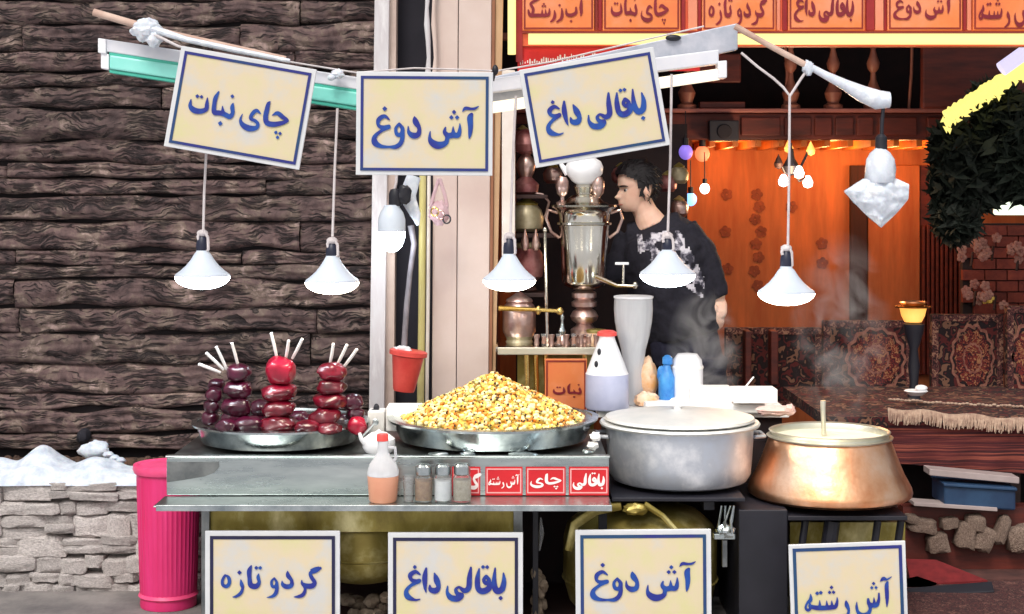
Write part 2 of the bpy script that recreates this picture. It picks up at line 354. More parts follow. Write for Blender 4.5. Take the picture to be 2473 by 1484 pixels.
M['pinkwrap'] = mat('pink wrapping', srgb(214,176,184), srgb(226,200,204), .3, scale=20, trans=.3, ior=1.2)
M['greyhose'] = mat('grey hose', srgb(96,92,96), srgb(160,152,158), .5, scale=6)
M['pinkcloth'] = mat('pink cloth', srgb(206,166,158), srgb(226,196,186), .9, scale=14, bump=.4)
M['tinred'] = mat('rosy tin', srgb(120,50,54), srgb(168,120,116), .4, .5, scale=14, bump=.3)
M['tinbeige'] = mat('beige enamel', srgb(134,124,92), srgb(184,172,144), .4, .4, scale=14, bump=.2)
M['debris'] = mat('rubble', srgb(96,80,66), srgb(156,140,122), .95, scale=20, bump=.5)
M['skirt'] = mat('olive skirt', srgb(112,96,40), srgb(228,216,160), .36, .4, scale=6, stretch=(1,1,.6), bump=.25, c3=srgb(158,142,70), rvar=.15)

def _x(): pass
def carpet_mat(name, a, b, c, sc_=22):
    m = bpy.data.materials.new(name); m.use_nodes = True
    n = m.node_tree.nodes; l = m.node_tree.links; bs = n['Principled BSDF']; bs.inputs['Roughness'].default_value = .95
    tc = n.new('ShaderNodeTexCoord'); vo = n.new('ShaderNodeTexVoronoi'); vo.inputs['Scale'].default_value = sc_
    vo.feature = 'SMOOTH_F1'; nz = n.new('ShaderNodeTexNoise'); nz.inputs['Scale'].default_value = sc_*.8
    mx = n.new('ShaderNodeMix'); mx.data_type = 'VECTOR'; mx.inputs[0].default_value = .12
    l.new(tc.outputs['Object'], nz.inputs['Vector'])
    l.new(tc.outputs['Object'], mx.inputs[4]); l.new(nz.outputs['Color'], mx.inputs[5]); l.new(mx.outputs[1], vo.inputs['Vector'])
    rp = n.new('ShaderNodeValToRGB'); e = rp.color_ramp.elements; rp.color_ramp.interpolation = 'CONSTANT'
    e[0].position = 0; e[0].color = c; e[1].position = .16; e[1].color = a
    for p_, q in ((.30, b), (.40, a), (.52, c), (.60, a)):
        x = e.new(p_); x.color = q
    l.new(vo.outputs['Distance'], rp.inputs[0]); l.new(rp.outputs[0], bs.inputs['Base Color'])
    bp = n.new('ShaderNodeBump'); bp.inputs['Strength'].default_value = .4; bp.inputs['Distance'].default_value = .004
    l.new(nz.outputs['Fac'], bp.inputs['Height']); l.new(bp.outputs[0], bs.inputs['Normal'])
    return m
M['carpetdark'] = carpet_mat('dark carpet', srgb(30,17,21), srgb(84,28,28), srgb(120,84,66), 18)
M['carpetborder'] = carpet_mat('carpet border', srgb(92,50,48), srgb(38,18,22), srgb(150,110,90), 30)
M['carpetmed'] = carpet_mat('carpet medallion', srgb(110,36,32), srgb(34,18,28), srgb(158,112,76), 34)
M['floorrug'] = carpet_mat('floor rug', srgb(52,28,30), srgb(84,44,42), srgb(112,74,66), 34)
M['carpetline'] = mat('carpet ring', srgb(112,60,56), srgb(166,116,96), .95, scale=40)

# ------------------------------------------------------------------ lettering: strokes of varying width turned into flat print
W = {}
W['ash_dugh'] = [[(2115,385,55),(2085,450,105),(2095,600,92),(2085,740,62),(2070,815,12)],
 [(1945,350,8),(2000,285,60),(2100,292,48),(2170,285,46),(2240,245,16)], [(1800,350,62)],[(1753,442,62)],[(1855,442,62)],
 [(1905,550,18),(1905,650,60),(1875,750,90),(1790,750,100),(1700,760,95),(1635,700,70),(1650,620,30)], [(1785,600,14),(1790,740,90)],
 [(1640,690,50),(1680,800,70),(1650,890,90),(1520,930,130),(1410,880,110),(1370,800,58),(1378,690,20)],
 [(1095,430,14),(1115,520,105),(1180,630,72),(1165,740,90),(1080,765,105),(1000,710,66),(985,600,16)],
 [(825,560,46),(765,640,54),(785,740,70),(860,745,74),(885,650,74),(825,560,46)],
 [(885,650,70),(885,800,76),(850,900,80),(770,960,78),(650,965,40)],
 [(565,300,68)], [(650,490,24),(560,430,66),(460,490,80),(455,590,56),(540,630,80),(640,610,70)],
 [(640,620,70),(500,690,56),(390,790,76),(395,890,110),(490,950,74),(620,965,46),(720,955,40)]]
W['baghali'] = [[(1182,1190,12),(1186,1250,35),(1170,1308,44),(1132,1318,44),(1114,1260,38),(1122,1153,12)], [(1162,1372,26)],
 [(1056,1214,26),(1038,1240,24),(1056,1264,28),(1078,1242,28),(1058,1214,26)],
 [(1078,1245,28),(1076,1300,42),(1032,1322,46),(998,1300,40),(994,1230,36),(1006,1158,12)], [(1034,1145,24)],[(1064,1145,24)],
 [(946,1150,16),(936,1220,36),(930,1295,40),(900,1318,36),(860,1292,18),(836,1312,24),(852,1342,32),(880,1352,34),(850,1376,44),(800,1368,42),(775,1330,24),(778,1285,10)]]
W['dagh'] = [[(622,1155,16),(612,1220,38),(614,1290,26),(622,1332,6)],
 [(682,1190,10),(698,1240,44),(712,1290,32),(690,1318,44),(655,1310,34),(648,1278,10)],
 [(540,1145,24)], [(578,1200,12),(545,1180,28),(508,1202,34),(512,1234,26),(545,1250,32),(572,1245,30)],
 [(570,1250,28),(512,1280,24),(478,1320,30),(490,1362,42),(540,1385,18),(578,1380,8)]]
W['baghali_dagh'] = W['baghali'] + W['dagh']
def rot(st, deg):
    c, s_ = math.cos(R(deg)), math.sin(R(deg))
    return [[(x*c + y*s_, -x*s_ + y*c, w) for x, y, w in k] for k in st]
chay = [[(1935,700,22),(2040,655,84),(2150,735,90),(2250,805,50),(2120,858,90),(1950,885,110),(1830,855,110),(1795,750,104),(1820,600,98),(1850,470,78),(1888,420,22)],
 [(2010,1050,62)],[(2095,1070,62)],[(2045,1150,62)],
 [(1690,665,26),(1610,605,76),(1530,665,78),(1490,765,70),(1580,815,70),(1640,880,70),(1600,960,90),(1460,970,126),(1335,905,104),(1280,800,54),(1322,680,18)]]
nabat = [[(1130,460,24),(1112,540,86),(1120,660,80),(1060,735,100),(960,690,100),(850,660,104),(745,645,100),(742,500,88),(770,350,86),(832,228,34)],
 [(912,515,14),(920,650,90)], [(1112,318,66)],[(868,875,76)],
 [(602,350,20),(592,480,78),(575,585,90),(460,628,108),(330,608,118),(252,520,84),(266,390,24)], [(395,322,66)],[(480,334,60)]]
W['chay'] = rot(chay, 9.5); W['nabat'] = rot(nabat, 9.5); W['chay_nabat'] = rot(chay + nabat, 9.5)
W['gerdu_taze'] = [[(2255,290,50),(2150,335,110),(2050,395,66),(2080,490,80),(2140,585,80),(2080,655,108),(1960,650,98),(1885,600,58),(1880,530,14)],
 [(1900,620,50),(1945,720,58),(1905,830,78),(1820,870,66),(1710,882,10)], [(2250,256,10),(2150,282,26),(2055,318,14)],
 [(1595,350,16),(1602,440,90),(1672,540,68),(1668,640,88),(1580,670,100),(1500,630,78),(1480,550,14)],
 [(1325,495,40),(1270,565,52),(1285,660,62),(1345,668,62),(1372,580,54),(1325,495,40)],
 [(1375,580,56),(1380,700,70),(1350,810,78),(1280,870,58),(1170,892,10)],
 [(1012,405,20),(1000,480,70),(1020,580,70),(960,660,108),(855,640,108),(826,500,84),(822,350,94),(862,240,30)], [(962,285,64)],[(1042,285,64)],
 [(650,525,18),(668,620,78),(688,700,58),(650,800,68),(560,868,56),(478,882,10)], [(625,380,72)],
 [(340,425,24),(408,485,70),(420,590,72),(370,662,76),(292,635,66),(282,545,60),(322,455,50),(340,425,24)]]
W['ash_reshte'] = [[(1975,452,10),(2050,392,86),(2130,410,46),(2235,355,22)], [(2145,470,44),(2120,550,90),(2120,800,84),(2115,920,58),(2108,1025,12)],
 [(1830,490,62)],[(1785,582,60)],[(1880,582,60)],
 [(1940,715,40),(1932,850,66),(1885,965,90),(1790,975,100),(1710,930,90),(1695,830,50)], [(1825,800,16),(1830,960,90)],
 [(1700,920,70),(1735,1050,74),(1670,1160,100),(1550,1190,116),(1460,1110,74),(1432,990,60),(1442,880,14)],
 [(1200,850,24),(1212,940,96),(1252,1050,60),(1230,1150,66),(1140,1230,50),(1080,1250,10)],
 [(1002,770,20),(1000,860,60),(960,970,88),(870,985,104),(740,990,104),(600,990,104),(470,970,96),(390,940,80)],
 [(880,830,14),(880,975,84)], [(766,830,14),(770,980,84)], [(610,815,14),(610,985,90)],
 [(412,675,18),(408,800,88),(330,870,52),(290,975,54),(345,1030,66),(400,975,64),(385,880,40)],
 [(560,662,70)],[(642,652,70)],[(885,542,66)],[(838,652,66)],[(928,652,66)]]
W['ab_zereshk'] = [[(708,-40,18),(704,20,30),(706,70,26),(702,104,8)], [(672,-62,6),(700,-74,16),(730,-72,14),(750,-84,6)],
 [(658,26,14),(656,74,28),(610,98,32),(572,86,26),(566,40,10)], [(612,152,20)],
 [(526,38,12),(530,86,26),(520,130,26),(482,158,16)], [(505,5,20)],
 [(458,56,12),(462,96,26),(452,132,26),(424,158,14)],
 [(412,40,12),(408,84,26),(380,98,30),(300,98,32),(234,96,32),(216,50,14)], [(376,46,6),(378,92,24)],[(344,46,6),(346,92,24)], [(372,14,18)],[(348,14,18)],[(360,-6,18)],
 [(252,88,22),(262,40,26),(240,-10,24),(300,-48,22),(322,-56,8)]]
W['gaf'] = [W['gerdu_taze'][0], W['gerdu_taze'][2]]

def crom(k, n=7):
    if len(k) == 1: return [k[0], k[0]]
    p = [k[0]] + list(k) + [k[-1]]; out = []
    for i in range(1, len(p)-2):
        a, b, c, d = [np.array(q, float) for q in p[i-1:i+3]]
        for j in range(n):
            t = j/n
            out.append(.5*((2*b) + (c-a)*t + (2*a-5*b+4*c-d)*t*t + (3*b-a-3*c+d)*t**3))
    out.append(np.array(p[-2], float)); return out
def field(strokes, res):
    segs = []
    for k in strokes:
        q = crom(k)
        for a, b in zip(q[:-1], q[1:]): segs.append((a, b, len(k) == 1))
    A = np.array([s_[0] for s_ in segs]); B = np.array([s_[1] for s_ in segs])
    lo = np.minimum((A[:,:2]-A[:,2:]/2).min(0), (B[:,:2]-B[:,2:]/2).min(0)) ; hi = np.maximum((A[:,:2]+A[:,2:]/2).max(0), (B[:,:2]+B[:,2:]/2).max(0))
    h = (hi[0]-lo[0]) / res; nx = res + 5; ny = int((hi[1]-lo[1]) / h) + 5
    gx = lo[0] - 2*h + np.arange(nx)*h; gy = lo[1] - 2*h + np.arange(ny)*h
    GX, GY = np.meshgrid(gx, gy); F = np.full(GX.shape, -1e9)
    for a, b, dot in segs:
        if dot:
            F = np.maximum(F, a[2]*.56 - (np.abs(GX-a[0])*.82 + np.abs(GY-a[1])*.82)); continue
        ab = b[:2]-a[:2]; L2 = max(ab.dot(ab), 1e-9)
        t = np.clip(((GX-a[0])*ab[0] + (GY-a[1])*ab[1]) / L2, 0, 1)
        dd = np.hypot(GX-a[0]-t*ab[0], GY-a[1]-t*ab[1])
        F = np.maximum(F, (a[2]+(b[2]-a[2])*t)/2 - dd)
    return gx, gy, F, lo, hi
_cache = {}
def word_polys(word, res=150):
    if word in _cache: return _cache[word]
    gx, gy, F, lo, hi = field(W[word], res); polys = []
    ny, nx = F.shape
    for j in range(ny-1):
        i = 0
        while i < nx-1:
            c = [F[j,i], F[j,i+1], F[j+1,i+1], F[j+1,i]]
            if max(c) <= 0: i += 1; continue
            if min(c) > 0:
                i0 = i
                while i < nx-1 and min(F[j,i],F[j,i+1],F[j+1,i+1],F[j+1,i]) > 0: i += 1
                polys.append([(gx[i0],gy[j]),(gx[i],gy[j]),(gx[i],gy[j+1]),(gx[i0],gy[j+1])]); continue
            pt = [(gx[i],gy[j]),(gx[i+1],gy[j]),(gx[i+1],gy[j+1]),(gx[i],gy[j+1])]; out = []
            for k in range(4):
                a, b = c[k], c[(k+1) % 4]; p, q = pt[k], pt[(k+1) % 4]
                if a > 0: out.append(p)
                if (a > 0) != (b > 0):
                    t = a/(a-b); out.append((p[0]+(q[0]-p[0])*t, p[1]+(q[1]-p[1])*t))
            if len(out) >= 3: polys.append(out)
            i += 1
    _cache[word] = (polys, (lo+hi)/2, hi-lo); return _cache[word]
def lettering(word, centre, size, ang, d, m, parent, name='lettering', th=.0):
    """centre and size in photo units; ang = clockwise tilt in degrees; laid on the plane y = d"""
    polys, c0, sz = word_polys(word)
    sx = size[0]/sz[0]; sy = (size[1]/sz[1]) if size[1] else sx
    c, s_ = math.cos(R(ang)), math.sin(R(ang)); mb = MB(); seen = {}
    vs = []; fs = []
    for poly in polys:
        f = []
        for x, y in poly:
            key = (round(x,4), round(y,4))
            if key not in seen:
                u = (x-c0[0])*sx; v = (y-c0[1])*sy
                p = P(centre[0] + u*c - v*s_, centre[1] + u*s_ + v*c, d)
                seen[key] = len(vs); vs.append(p)
            f.append(seen[key])
        fs.append(f)
    mb.add(vs, fs)
    return build(mb, name, m, parent, fixn=False)
def board(mb, c, w, h, ang, d0, d1):
    ca, sa = math.cos(R(ang)), math.sin(R(ang)); k = S(d0); C0 = P(c[0], c[1], d0)
    ax = Vector((ca, 0, -sa))*w/2*k; az = Vector((sa, 0, ca))*h/2*k
    mb.obox(C0 + Vector((0, (d1-d0)/2, 0)), ax, Vector((0, (d1-d0)/2, 0)), az)
def frame_strip(mb, c, w, h, t, ang, d, th=.0012, sides='tblr'):
    ca, sa = math.cos(R(ang)), math.sin(R(ang)); k = S(d); C0 = P(c[0], c[1], d)
    ex = Vector((ca, 0, -sa))*k; ez = Vector((sa, 0, ca))*k; ey = Vector((0, th/2, 0))
    if 't' in sides: mb.obox(C0 + ez*(h/2-t/2), ex*w/2, ey, ez*t/2)
    if 'b' in sides: mb.obox(C0 - ez*(h/2-t/2), ex*w/2, ey, ez*t/2)
    if 'l' in sides: mb.obox(C0 - ex*(w/2-t/2), ex*t/2, ey, ez*(h/2-t))
    if 'r' in sides: mb.obox(C0 + ex*(w/2-t/2), ex*t/2, ey, ez*(h/2-t))
def menu_sign(c, w, h, ang, d, word, tc, ts, label, line='blueline', inset=14, tl=7, group=None, face='sign', rim='signrim', ink='blue', name='menu_sign'):
    base = P(c[0], c[1]+h/2, d)
    t = thing(name, base, label, 'sign', group)
    a = MB(); board(a, c, w, h, ang, d, d+.012); build(a, 'board', M[rim], t, bev=.002)
    a = MB(); board(a, c, w-2*inset+tl, h-2*inset+tl, ang, d-.0015, d-.0003); build(a, 'face', M[face], t)
    a = MB(); frame_strip(a, c, w-2*inset+tl, h-2*inset+tl, tl, ang, d-.0032); build(a, 'border', M[line], t)
    lettering(word, tc, ts, ang, d-.0055, M[ink], t)
    return t
# ================================================================== the setting
a = MB(); a.box(-60, 60, -60, 6.36, -.02, 0); build(a, 'street', M['asphalt'])['kind'] = 'structure'
a = MB(); a.box(-8, 8, 5.3, 6.34, 0.001, .03); build(a, 'pavement', M['paving'])['kind'] = 'structure'
a = MB(); a.box(-60, 60, 6.34, 60, -.02, .02); build(a, 'ground', M['asphalt'])['kind'] = 'structure'

# ---- plank wall
DW = 6.9
pw = thing('plank_wall', P(430, 1100, DW), 'rough dark brown wall of stacked weathered planks behind the stall', 'wall')
a = MB(); a.box(X(-420, DW), X(935, DW), DW+.05, DW+.3, 0, Z(-60, DW)+.35); build(a, 'backing', M['wallback'], pw)
rows = [-300,-240,-180,-120,-60,0,58,125,172,207,262,335,395,432,470,533,605,640,675,744,807,880,952,990,1048,1088]
rnd = random.Random(11)
def plank(x0, x1, z0, z1, seed, big):
    L, H = x1-x0, z1-z0; nu = max(10, int(L/(.012 if big else .03))); nv = 15 if big else 8
    flatj = rnd.uniform(-.012, .014); knots = [(rnd.uniform(0,L), rnd.uniform(.25,.75)*H, rnd.uniform(.03,.06)) for _ in range(rnd.choice([0,1,1,2]))]
    wob = [rnd.uniform(0,50), rnd.uniform(0,50)]
    def fn(u, v):
        x = u*L; z = v*H
        e = min(u*L/.02, (1-u)*L/.02, 1)
        ez0 = .026*noise.noise((x*4+seed, wob[0], 0)); ez1 = .028*noise.noise((x*4+seed, wob[1], 3))
        prof = (max(0, 1-abs(2*v-1)**5))**.5
        warp = .012*noise.noise((x*2.4+seed, z*5, 1.0))
        for kx, kz, kr in knots:
            dd = math.hypot((x-kx)*.7, z-kz); warp += .03*math.exp(-(dd/kr)**2)*(1 if z > kz else -1)
        g = noise.fractal(Vector((x*2.6+seed, (z+warp)*34, seed)), .9, 2.1, 4)
        g2 = noise.fractal(Vector((x*9+seed, (z+warp)*70, seed+5)), .8, 2.0, 3)
        y = DW + .04 - .036*prof*min(1, e+.62) - .015*g - .010*abs(g2) - flatj
        for kx, kz, kr in knots:
            dd = math.hypot((x-kx)*.7, z-kz); y += .016*math.exp(-(dd/kr*2.2)**2)
        return (x0 + x, y, z0 + ez0*(1-v) + (H+ez1-ez0)*v if 0 else z0 + z + ez0*(1-v) + ez1*v)
    m_ = MB(); m_.grid(nu, nv, fn); return m_
fixed = {8:[95], 11:[], 13:[160], 15:[70], 18:[170], 1:[]}
for i in range(len(rows)-1):
    v0, v1 = rows[i], rows[i+1]; xs = [-420]
    x = -420 + rnd.uniform(150, 480)
    while x < 800: xs.append(x); x += rnd.uniform(480, 1000)
    xs.append(930)
    for b0, b1 in zip(xs[:-1], xs[1:]):
        z0, z1 = Z(v1, DW)+.001, Z(v0, DW)-.001
        mb = plank(X(b0, DW)+.002, X(b1, DW)-.002, z0, z1, rnd.uniform(0, 90), v1 > -10)
        build(mb, 'plank', M['plank'], pw, sharp=180, fixn=False)

# ---- stone ledge with snow
DL = 6.36
zl = Z(1160, DL)
sw = thing('stone_wall', (X(180, DL), DL, 0), 'low dry stone wall of pale flat stones under the snowy ledge', 'wall')
a = MB(); a.box(X(-420, DL), X(1240, DL), DL+.05, DW+.06, 0, zl-.01); build(a, 'mortar', M['mortar'], sw)
stones = []
for k in range(10):
    r_ = random.Random(100+k); s_ = r_.uniform(0, 80)
    ph = [r_.uniform(.75, 1.0) for _ in range(4)]
    def fn(v, s_=s_):
        m_ = max(abs(v.x), abs(v.y), abs(v.z)); q = (abs(v.x)**8+abs(v.y)**8+abs(v.z)**8)**(-1/8)
        return q*(1 + .13*noise.noise(Vector((v.x*1.6+s_, v.y*1.6, v.z*1.6))) + .11*noise.noise(Vector((v.x*5+s_, v.y*5, v.z*5))))
    m_ = MB(); m_.ell((0,0,0), .5, .5, .5, 18, 10, fn)
    me = bpy.data.meshes.new('stone'); me.from_pydata(m_.v, [], m_.f); me.polygons.foreach_set('use_smooth', [True]*len(m_.f))
    me.materials.append(M['stone']); me.set_sharp_from_angle(angle=R(40)); stones.append(me)
def stone_wall_fill(x0, x1, y0, y1, d, parent, rs, hmin=26, hmax=56, mats=None, wmin=34, wmax=120):
    vy = y0; r_ = random.Random(rs); n = 0
    Lp = wloc(parent)
    while vy < y1:
        h = r_.uniform(hmin, hmax); vx = x0 + r_.uniform(-40, 0)
        while vx < x1:
            w = r_.uniform(wmin, wmax)
            hh = h*r_.uniform(.78, 1.08); oy = r_.uniform(-5, 5)
            parts = [(vy+oy, hh)] if (h < 38 or r_.random() < .5) else [(vy+oy, hh*.5), (vy+oy+hh*.5, hh*.5)]
            for py, ph in parts:
                o = bpy.data.objects.new('stone', r_.choice(stones)); COL.objects.link(o); o.parent = parent
                c = P(vx+w/2, py+ph/2, d)
                o.location = Vector((c.x, d+.045+r_.uniform(-.014,.012), c.z)) - Lp
                o.scale = (w*S(d)*1.08, .13, ph*S(d)*1.10)
                o.rotation_euler = (r_.uniform(-.06,.06), r_.uniform(-.05,.05) + (math.pi if r_.random() < .5 else 0), r_.uniform(-.08,.08)); n += 1
            vx += w
        vy += h
    return n
stone_wall_fill(-140, 480, 1168, 1500, DL, sw, 5)
a = MB()
for vx in range(480, 1240, 95): a.vbox(vx+2, vx+93, 1170, 1480, DL+.02, DL+.06)
build(a, 'stone_base', M['stone'], sw)
a = MB(); r_ = random.Random(8)
a.box(X(-420, DL), X(900, DL), DL+.2, DW+.04, zl-.01, zl-.003)
for k in range(260):
    vx = r_.uniform(-300, 420); c = Vector((X(vx, 6.75), r_.uniform(6.62, 6.88), zl+.002)); a.ell(c, r_.uniform(.01,.03), r_.uniform(.01,.02), r_.uniform(.006,.018), 7, 5)
so1 = build(a, 'ledge_soil', M['soil']); so1['kind'] = 'stuff'
def snowh(x, y):
    vx = x/S(6.6)+1236
    h = .022 + .016*noise.noise(Vector((x*3, y*3, 0))) + .012*noise.noise(Vector((x*11, y*11, 2)))
    h += .105*math.exp(-((vx-118)/48)**2 - ((y-6.52)/.12)**2) + .05*math.exp(-((vx-15)/45)**2 - ((y-6.5)/.1)**2)
    h += .05*math.exp(-((vx-250)/50)**2 - ((y-6.5)/.1)**2)
    if vx > 300: h *= max(.3, 1-(vx-300)/200)
    return h
def fn(u, v):
    x = X(-420, 6.6) + u*(X(520, 6.6)-X(-420, 6.6)); y = DL-.02 + v*.30
    lip = min(1, v*6)
    e = .015*noise.noise(Vector((x*6, 0, 9)))
    back = min(1, (1-v)*5)
    return (x, y+e*(1-lip)+(.05*noise.noise(Vector((x*5, 4, 1))) if v > .8 else 0), zl - .02*(1-lip) + snowh(x, y)*(lip**.5)*(back**.6) - .004*(1-back))
a = MB(); a.grid(220, 24, fn); sn = build(a, 'snow', M['snow'], sharp=180, fixn=False); sn['kind'] = 'stuff'
a = MB()
for cx, cy, cz, r_ in ((236, 1078, 6.8, .05), (226, 1090, 6.79, .07)):
    p = P(cx, cy, cz); a.ell(p, r_, r_*.6, r_*.5, 12, 8, lambda v: 1+.25*noise.noise(v*2.3+Vector((cx,0,0))))
solo(a, 'snow_lump', M['snow'], 'small lump of snow stuck against the foot of the plank wall', 'snow lump')
a = MB()
for cx, cy in ((262, 1098), (276, 1106), (290, 1112)):
    a.ell(P(cx, cy, 6.66), .026, .02, .014, 10, 6, lambda v: 1+.2*noise.noise(v*3))
solo(a, 'snow_lump', M['snow'], 'slanting scrap of snow on the ledge beside the pink bin', 'snow lump')
a = MB(); a.ell(P(203, 1054, 6.875), .03, .05, .036, 14, 8, lambda v: 1+.2*noise.noise(v*2)); solo(a, 'wall_hole', M['slot'], 'dark round hole low in the plank wall above the snow lump', 'hole')

# ---- pink bin
DB = 6.12
b = thing('waste_bin', (X(405, DB), DB, .03), 'tall bright pink ribbed plastic bin standing beside the stone wall', 'bin')
zt, zb = Z(1122, DB), .031; r0, r1 = 76*S(DB), 66*S(DB); pr = []
a = MB(); H = zt-zb
a.lathe((X(407, DB), DB, zb), [(0,0),(r1,0),(r1*1.02,.01),(r1+(r0-r1)*.06,.03)] + [(r1+(r0-r1)*t, H*t) for t in (.1,.3,.5,.7,.9,.95)] + [(r0-.004,H-.002),(r0-.012,H-.004),(r0-.014,.25),(0,.25)], 120, jit=lambda q, z: .012*math.cos(q*40) if .03 < z < H*.93 else 0)
build(a, 'body', M['pinkbin'], b)
a = MB(); a.lathe((X(407, DB), DB, zt), [(r0-.006,-.03),(r0+.008,-.028),(r0+.014,-.012),(r0+.012,.004),(r0-.004,.006),(r0-.012,0)], 64); build(a, 'rim', M['pinkrim'], b)
a = MB(); a.lathe((X(407, DB), DB, zb+.045), [(r1+.001,-.008),(r1+.009,0),(r1+.003,.012)], 64); build(a, 'foot_band', M['pinkrim'], b)

# ================================================================== column between wall and shop
DC = 6.78
a = MB()
def lean(mb, xt0, xt1, xb0, xb1, yt, yb, d0, d1):
    vs = []
    for (vy, l, r_) in ((yt, xt0, xt1), (yb, xb0, xb1)):
        for vx in (l, r_):
            for d in (d0, d1): vs.append((X(vx, d0), d, Z(vy, d0)))
    mb.add(vs, [(0,1,3,2),(4,6,7,5),(0,4,5,1),(2,3,7,6),(0,2,6,4),(1,5,7,3)])
co = thing('column', (X(1070, DC), DC, .02), 'pale column of channels and a beige panel between plank wall and shop', 'column', kind='structure')
a = MB(); lean(a, 909, 944, 889, 926, -320, 1140, DC-.03, DC+.1); build(a, 'white_channel', M['channel'], co, bev=.003)
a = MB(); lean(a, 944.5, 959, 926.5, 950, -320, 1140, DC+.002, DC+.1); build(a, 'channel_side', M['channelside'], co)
a = MB(); a.vbox(930, 1060, -320, 1140, DC+.10, DC+.2); build(a, 'dark_slot', M['slot'], co)
a = MB(); lean(a, 1050, 1108, 1042, 1100, -320, 1140, DC, DC+.1); build(a, 'panel', M['panel'], co, bev=.003)
a = MB(); lean(a, 1110, 1190, 1102, 1178, -320, 1140, DC-.004, DC+.1); build(a, 'panel', M['panel'], co, bev=.003)
a = MB(); lean(a, 1190.5, 1199, 1179, 1186, -320, 1140, DC-.01, DC+.1); build(a, 'edge_strip', M['brown'], co, bev=.002)
a = MB(); lean(a, 1199.5, 1222, 1186.5, 1192, -320, 1140, DC+.004, DC+.1); build(a, 'tan_strip', M['tan'], co, bev=.002)
a = MB(); a.vbox(1212, 1244, 170, 620, DC-.02, DC+.08); build(a, 'pale_post', M['palepipe'], co, bev=.004)
for px, w_, m_ in ((1033, 6, 'channel'), (1049, 5, 'panel')):
    a = MB(); pts = [P(px + 2.5*math.sin(k*1.3), -300 + k*40, DC-.035) for k in range(16)]
    a.tube(pts, [w_*S(DC)*(1.0+.25*math.sin(k*2.2)) for k in range(16)], 10)
    solo(a, 'pipe', M[m_], 'pale lumpy pipe running up %s above the middle sign' % ('the dark slot edge' if px < 1040 else 'the beige panel edge'), 'pipe')
a = MB(); a.tube([P(1021, 425, DC-.03), P(1019, 700, DC-.03), P(1014, 1100, DC-.03)], 8.5*S(DC), 12); solo(a, 'pipe', M['goldpipe'], 'yellowish upright pipe beside the dark slot under the middle sign', 'pipe')
a = MB(); a.tube([P(1036, 425, DC-.03), P(1034, 700, DC-.03), P(1029, 1100, DC-.03)], 4.5*S(DC), 10); solo(a, 'pipe', M['palepipe'], 'thin cream pipe between the yellowish pipe and the beige panel', 'pipe')

# ================================================================== shop shell
DS, DBK = 6.85, 9.1
ZT = 3.3
a = MB(); a.box(X(1190, DS), 4.6, 6.45, DBK+.1, .0, .05); build(a, 'shop_floor', M['floor'])['kind'] = 'structure'
a = MB(); a.box(-.14, -.07, DS+.12, DBK, .05, ZT); build(a, 'shop_side_wall', M['redwood'])['kind'] = 'structure'
a = MB(); a.box(4.4, 4.6, DS, DBK, .05, ZT); build(a, 'shop_side_wall', M['redwood'])['kind'] = 'structure'
a = MB(); a.box(-.07, 4.4, DBK, DBK+.1, .05, 2.0); bwall = build(a, 'back_wall', M['orangewall']); bwall['kind'] = 'structure'
a = MB(); a.box(-.07, 4.4, DBK, DBK+.1, 2.002, ZT); build(a, 'gallery_back_wall', M['interior'])['kind'] = 'structure'
a = MB(); a.box(-.14, 4.6, DS, DBK+.1, ZT, ZT+.1); build(a, 'shop_ceiling', M['interior'])['kind'] = 'structure'
# warm slatted ceiling under the gallery
DG = 8.25
zc = Z(348, DG)
g = thing('slatted_ceiling', (X(1950, DG), 8.6, zc), 'warm lit slatted wooden ceiling under the shop gallery', 'ceiling', kind='structure')
a = MB(); a.box(-.07, 4.4, DG+.1, DBK, zc+.03, zc+.06); build(a, 'ceiling_board', M['ceilwood'], g)
for k in range(34):
    x = .2 + k*.125
    a = MB(); a.box(x, x+.03, DG+.1, DBK-.01, zc-.01, zc+.03); build(a, 'slat', M['ceilwood'], g)
# gallery beam and balustrade
g = thing('gallery', (X(1935, DG), DG, zc), 'dark wooden gallery front with a panelled beam and turned balusters', 'gallery')
a = MB(); a.box(-.06, 4.38, DG, DG+.09, Z(338, DG), Z(274, DG)); build(a, 'beam', M['redwood'], g, bev=.006)
for x0, x1 in ((1790, 1885), (1895, 1960), (1968, 2010), (2018, 2062), (2070, 2110), (2122, 2215), (2240, 2330), (2340, 2440)):
    a = MB(); a.vbox(x0, x1, 284, 328, DG-.018, DG); build(a, 'beam_panel', M['redwood'], g, bev=.006)
a = MB(); a.box(-.06, 4.38, DG-.03, DG+.1, Z(273, DG), Z(263, DG)); build(a, 'ledge', M['pinkledge'], g, bev=.006)
a = MB(); a.box(-.06, 4.38, DG-.01, DG+.07, Z(96, DG), Z(80, DG)); build(a, 'handrail', M['rosewood'], g)
bp = [(.020,0),(.052,0),(.052,.03),(.03,.045),(.042,.09),(.048,.12),(.03,.17),(.016,.22),(.014,.27),(.03,.30),(.036,.34),(.022,.39),(.013,.44),(.02,.47),(.02,.5)]
hb = Z(100, DG)-Z(264, DG)
for vx in (1560, 1660, 1912, 2015, 2112, 2300, 2400, 2500):
    a = MB(); a.lathe((X(vx, DG), DG+.03, Z(264, DG)+.001), [(r_*1.0, z*hb/.5) for r_, z in bp], 16); build(a, 'baluster', M['rosewood'], g)
for vx in (2195, 2224, 1655, 1895):
    a = MB(); a.tube([P(vx, 262, DG+.03), P(vx+6, 180, DG+.03), P(vx+(8 if vx > 2000 else 0), 100, DG+.03)], .008, 8); build(a, 'thin_post', M['rosewood'], g)
a = MB(); a.vbox(1690, 1800, 246, 262, DG-.0, DG+.08); build(a, 'rail_block', M['redwood'], g, bev=.004)
a = MB(); a.vbox(1665, 1790, 130, 200, DG+.02, DG+.05); build(a, 'carved_panel', M['redwood'], g, bev=.008)
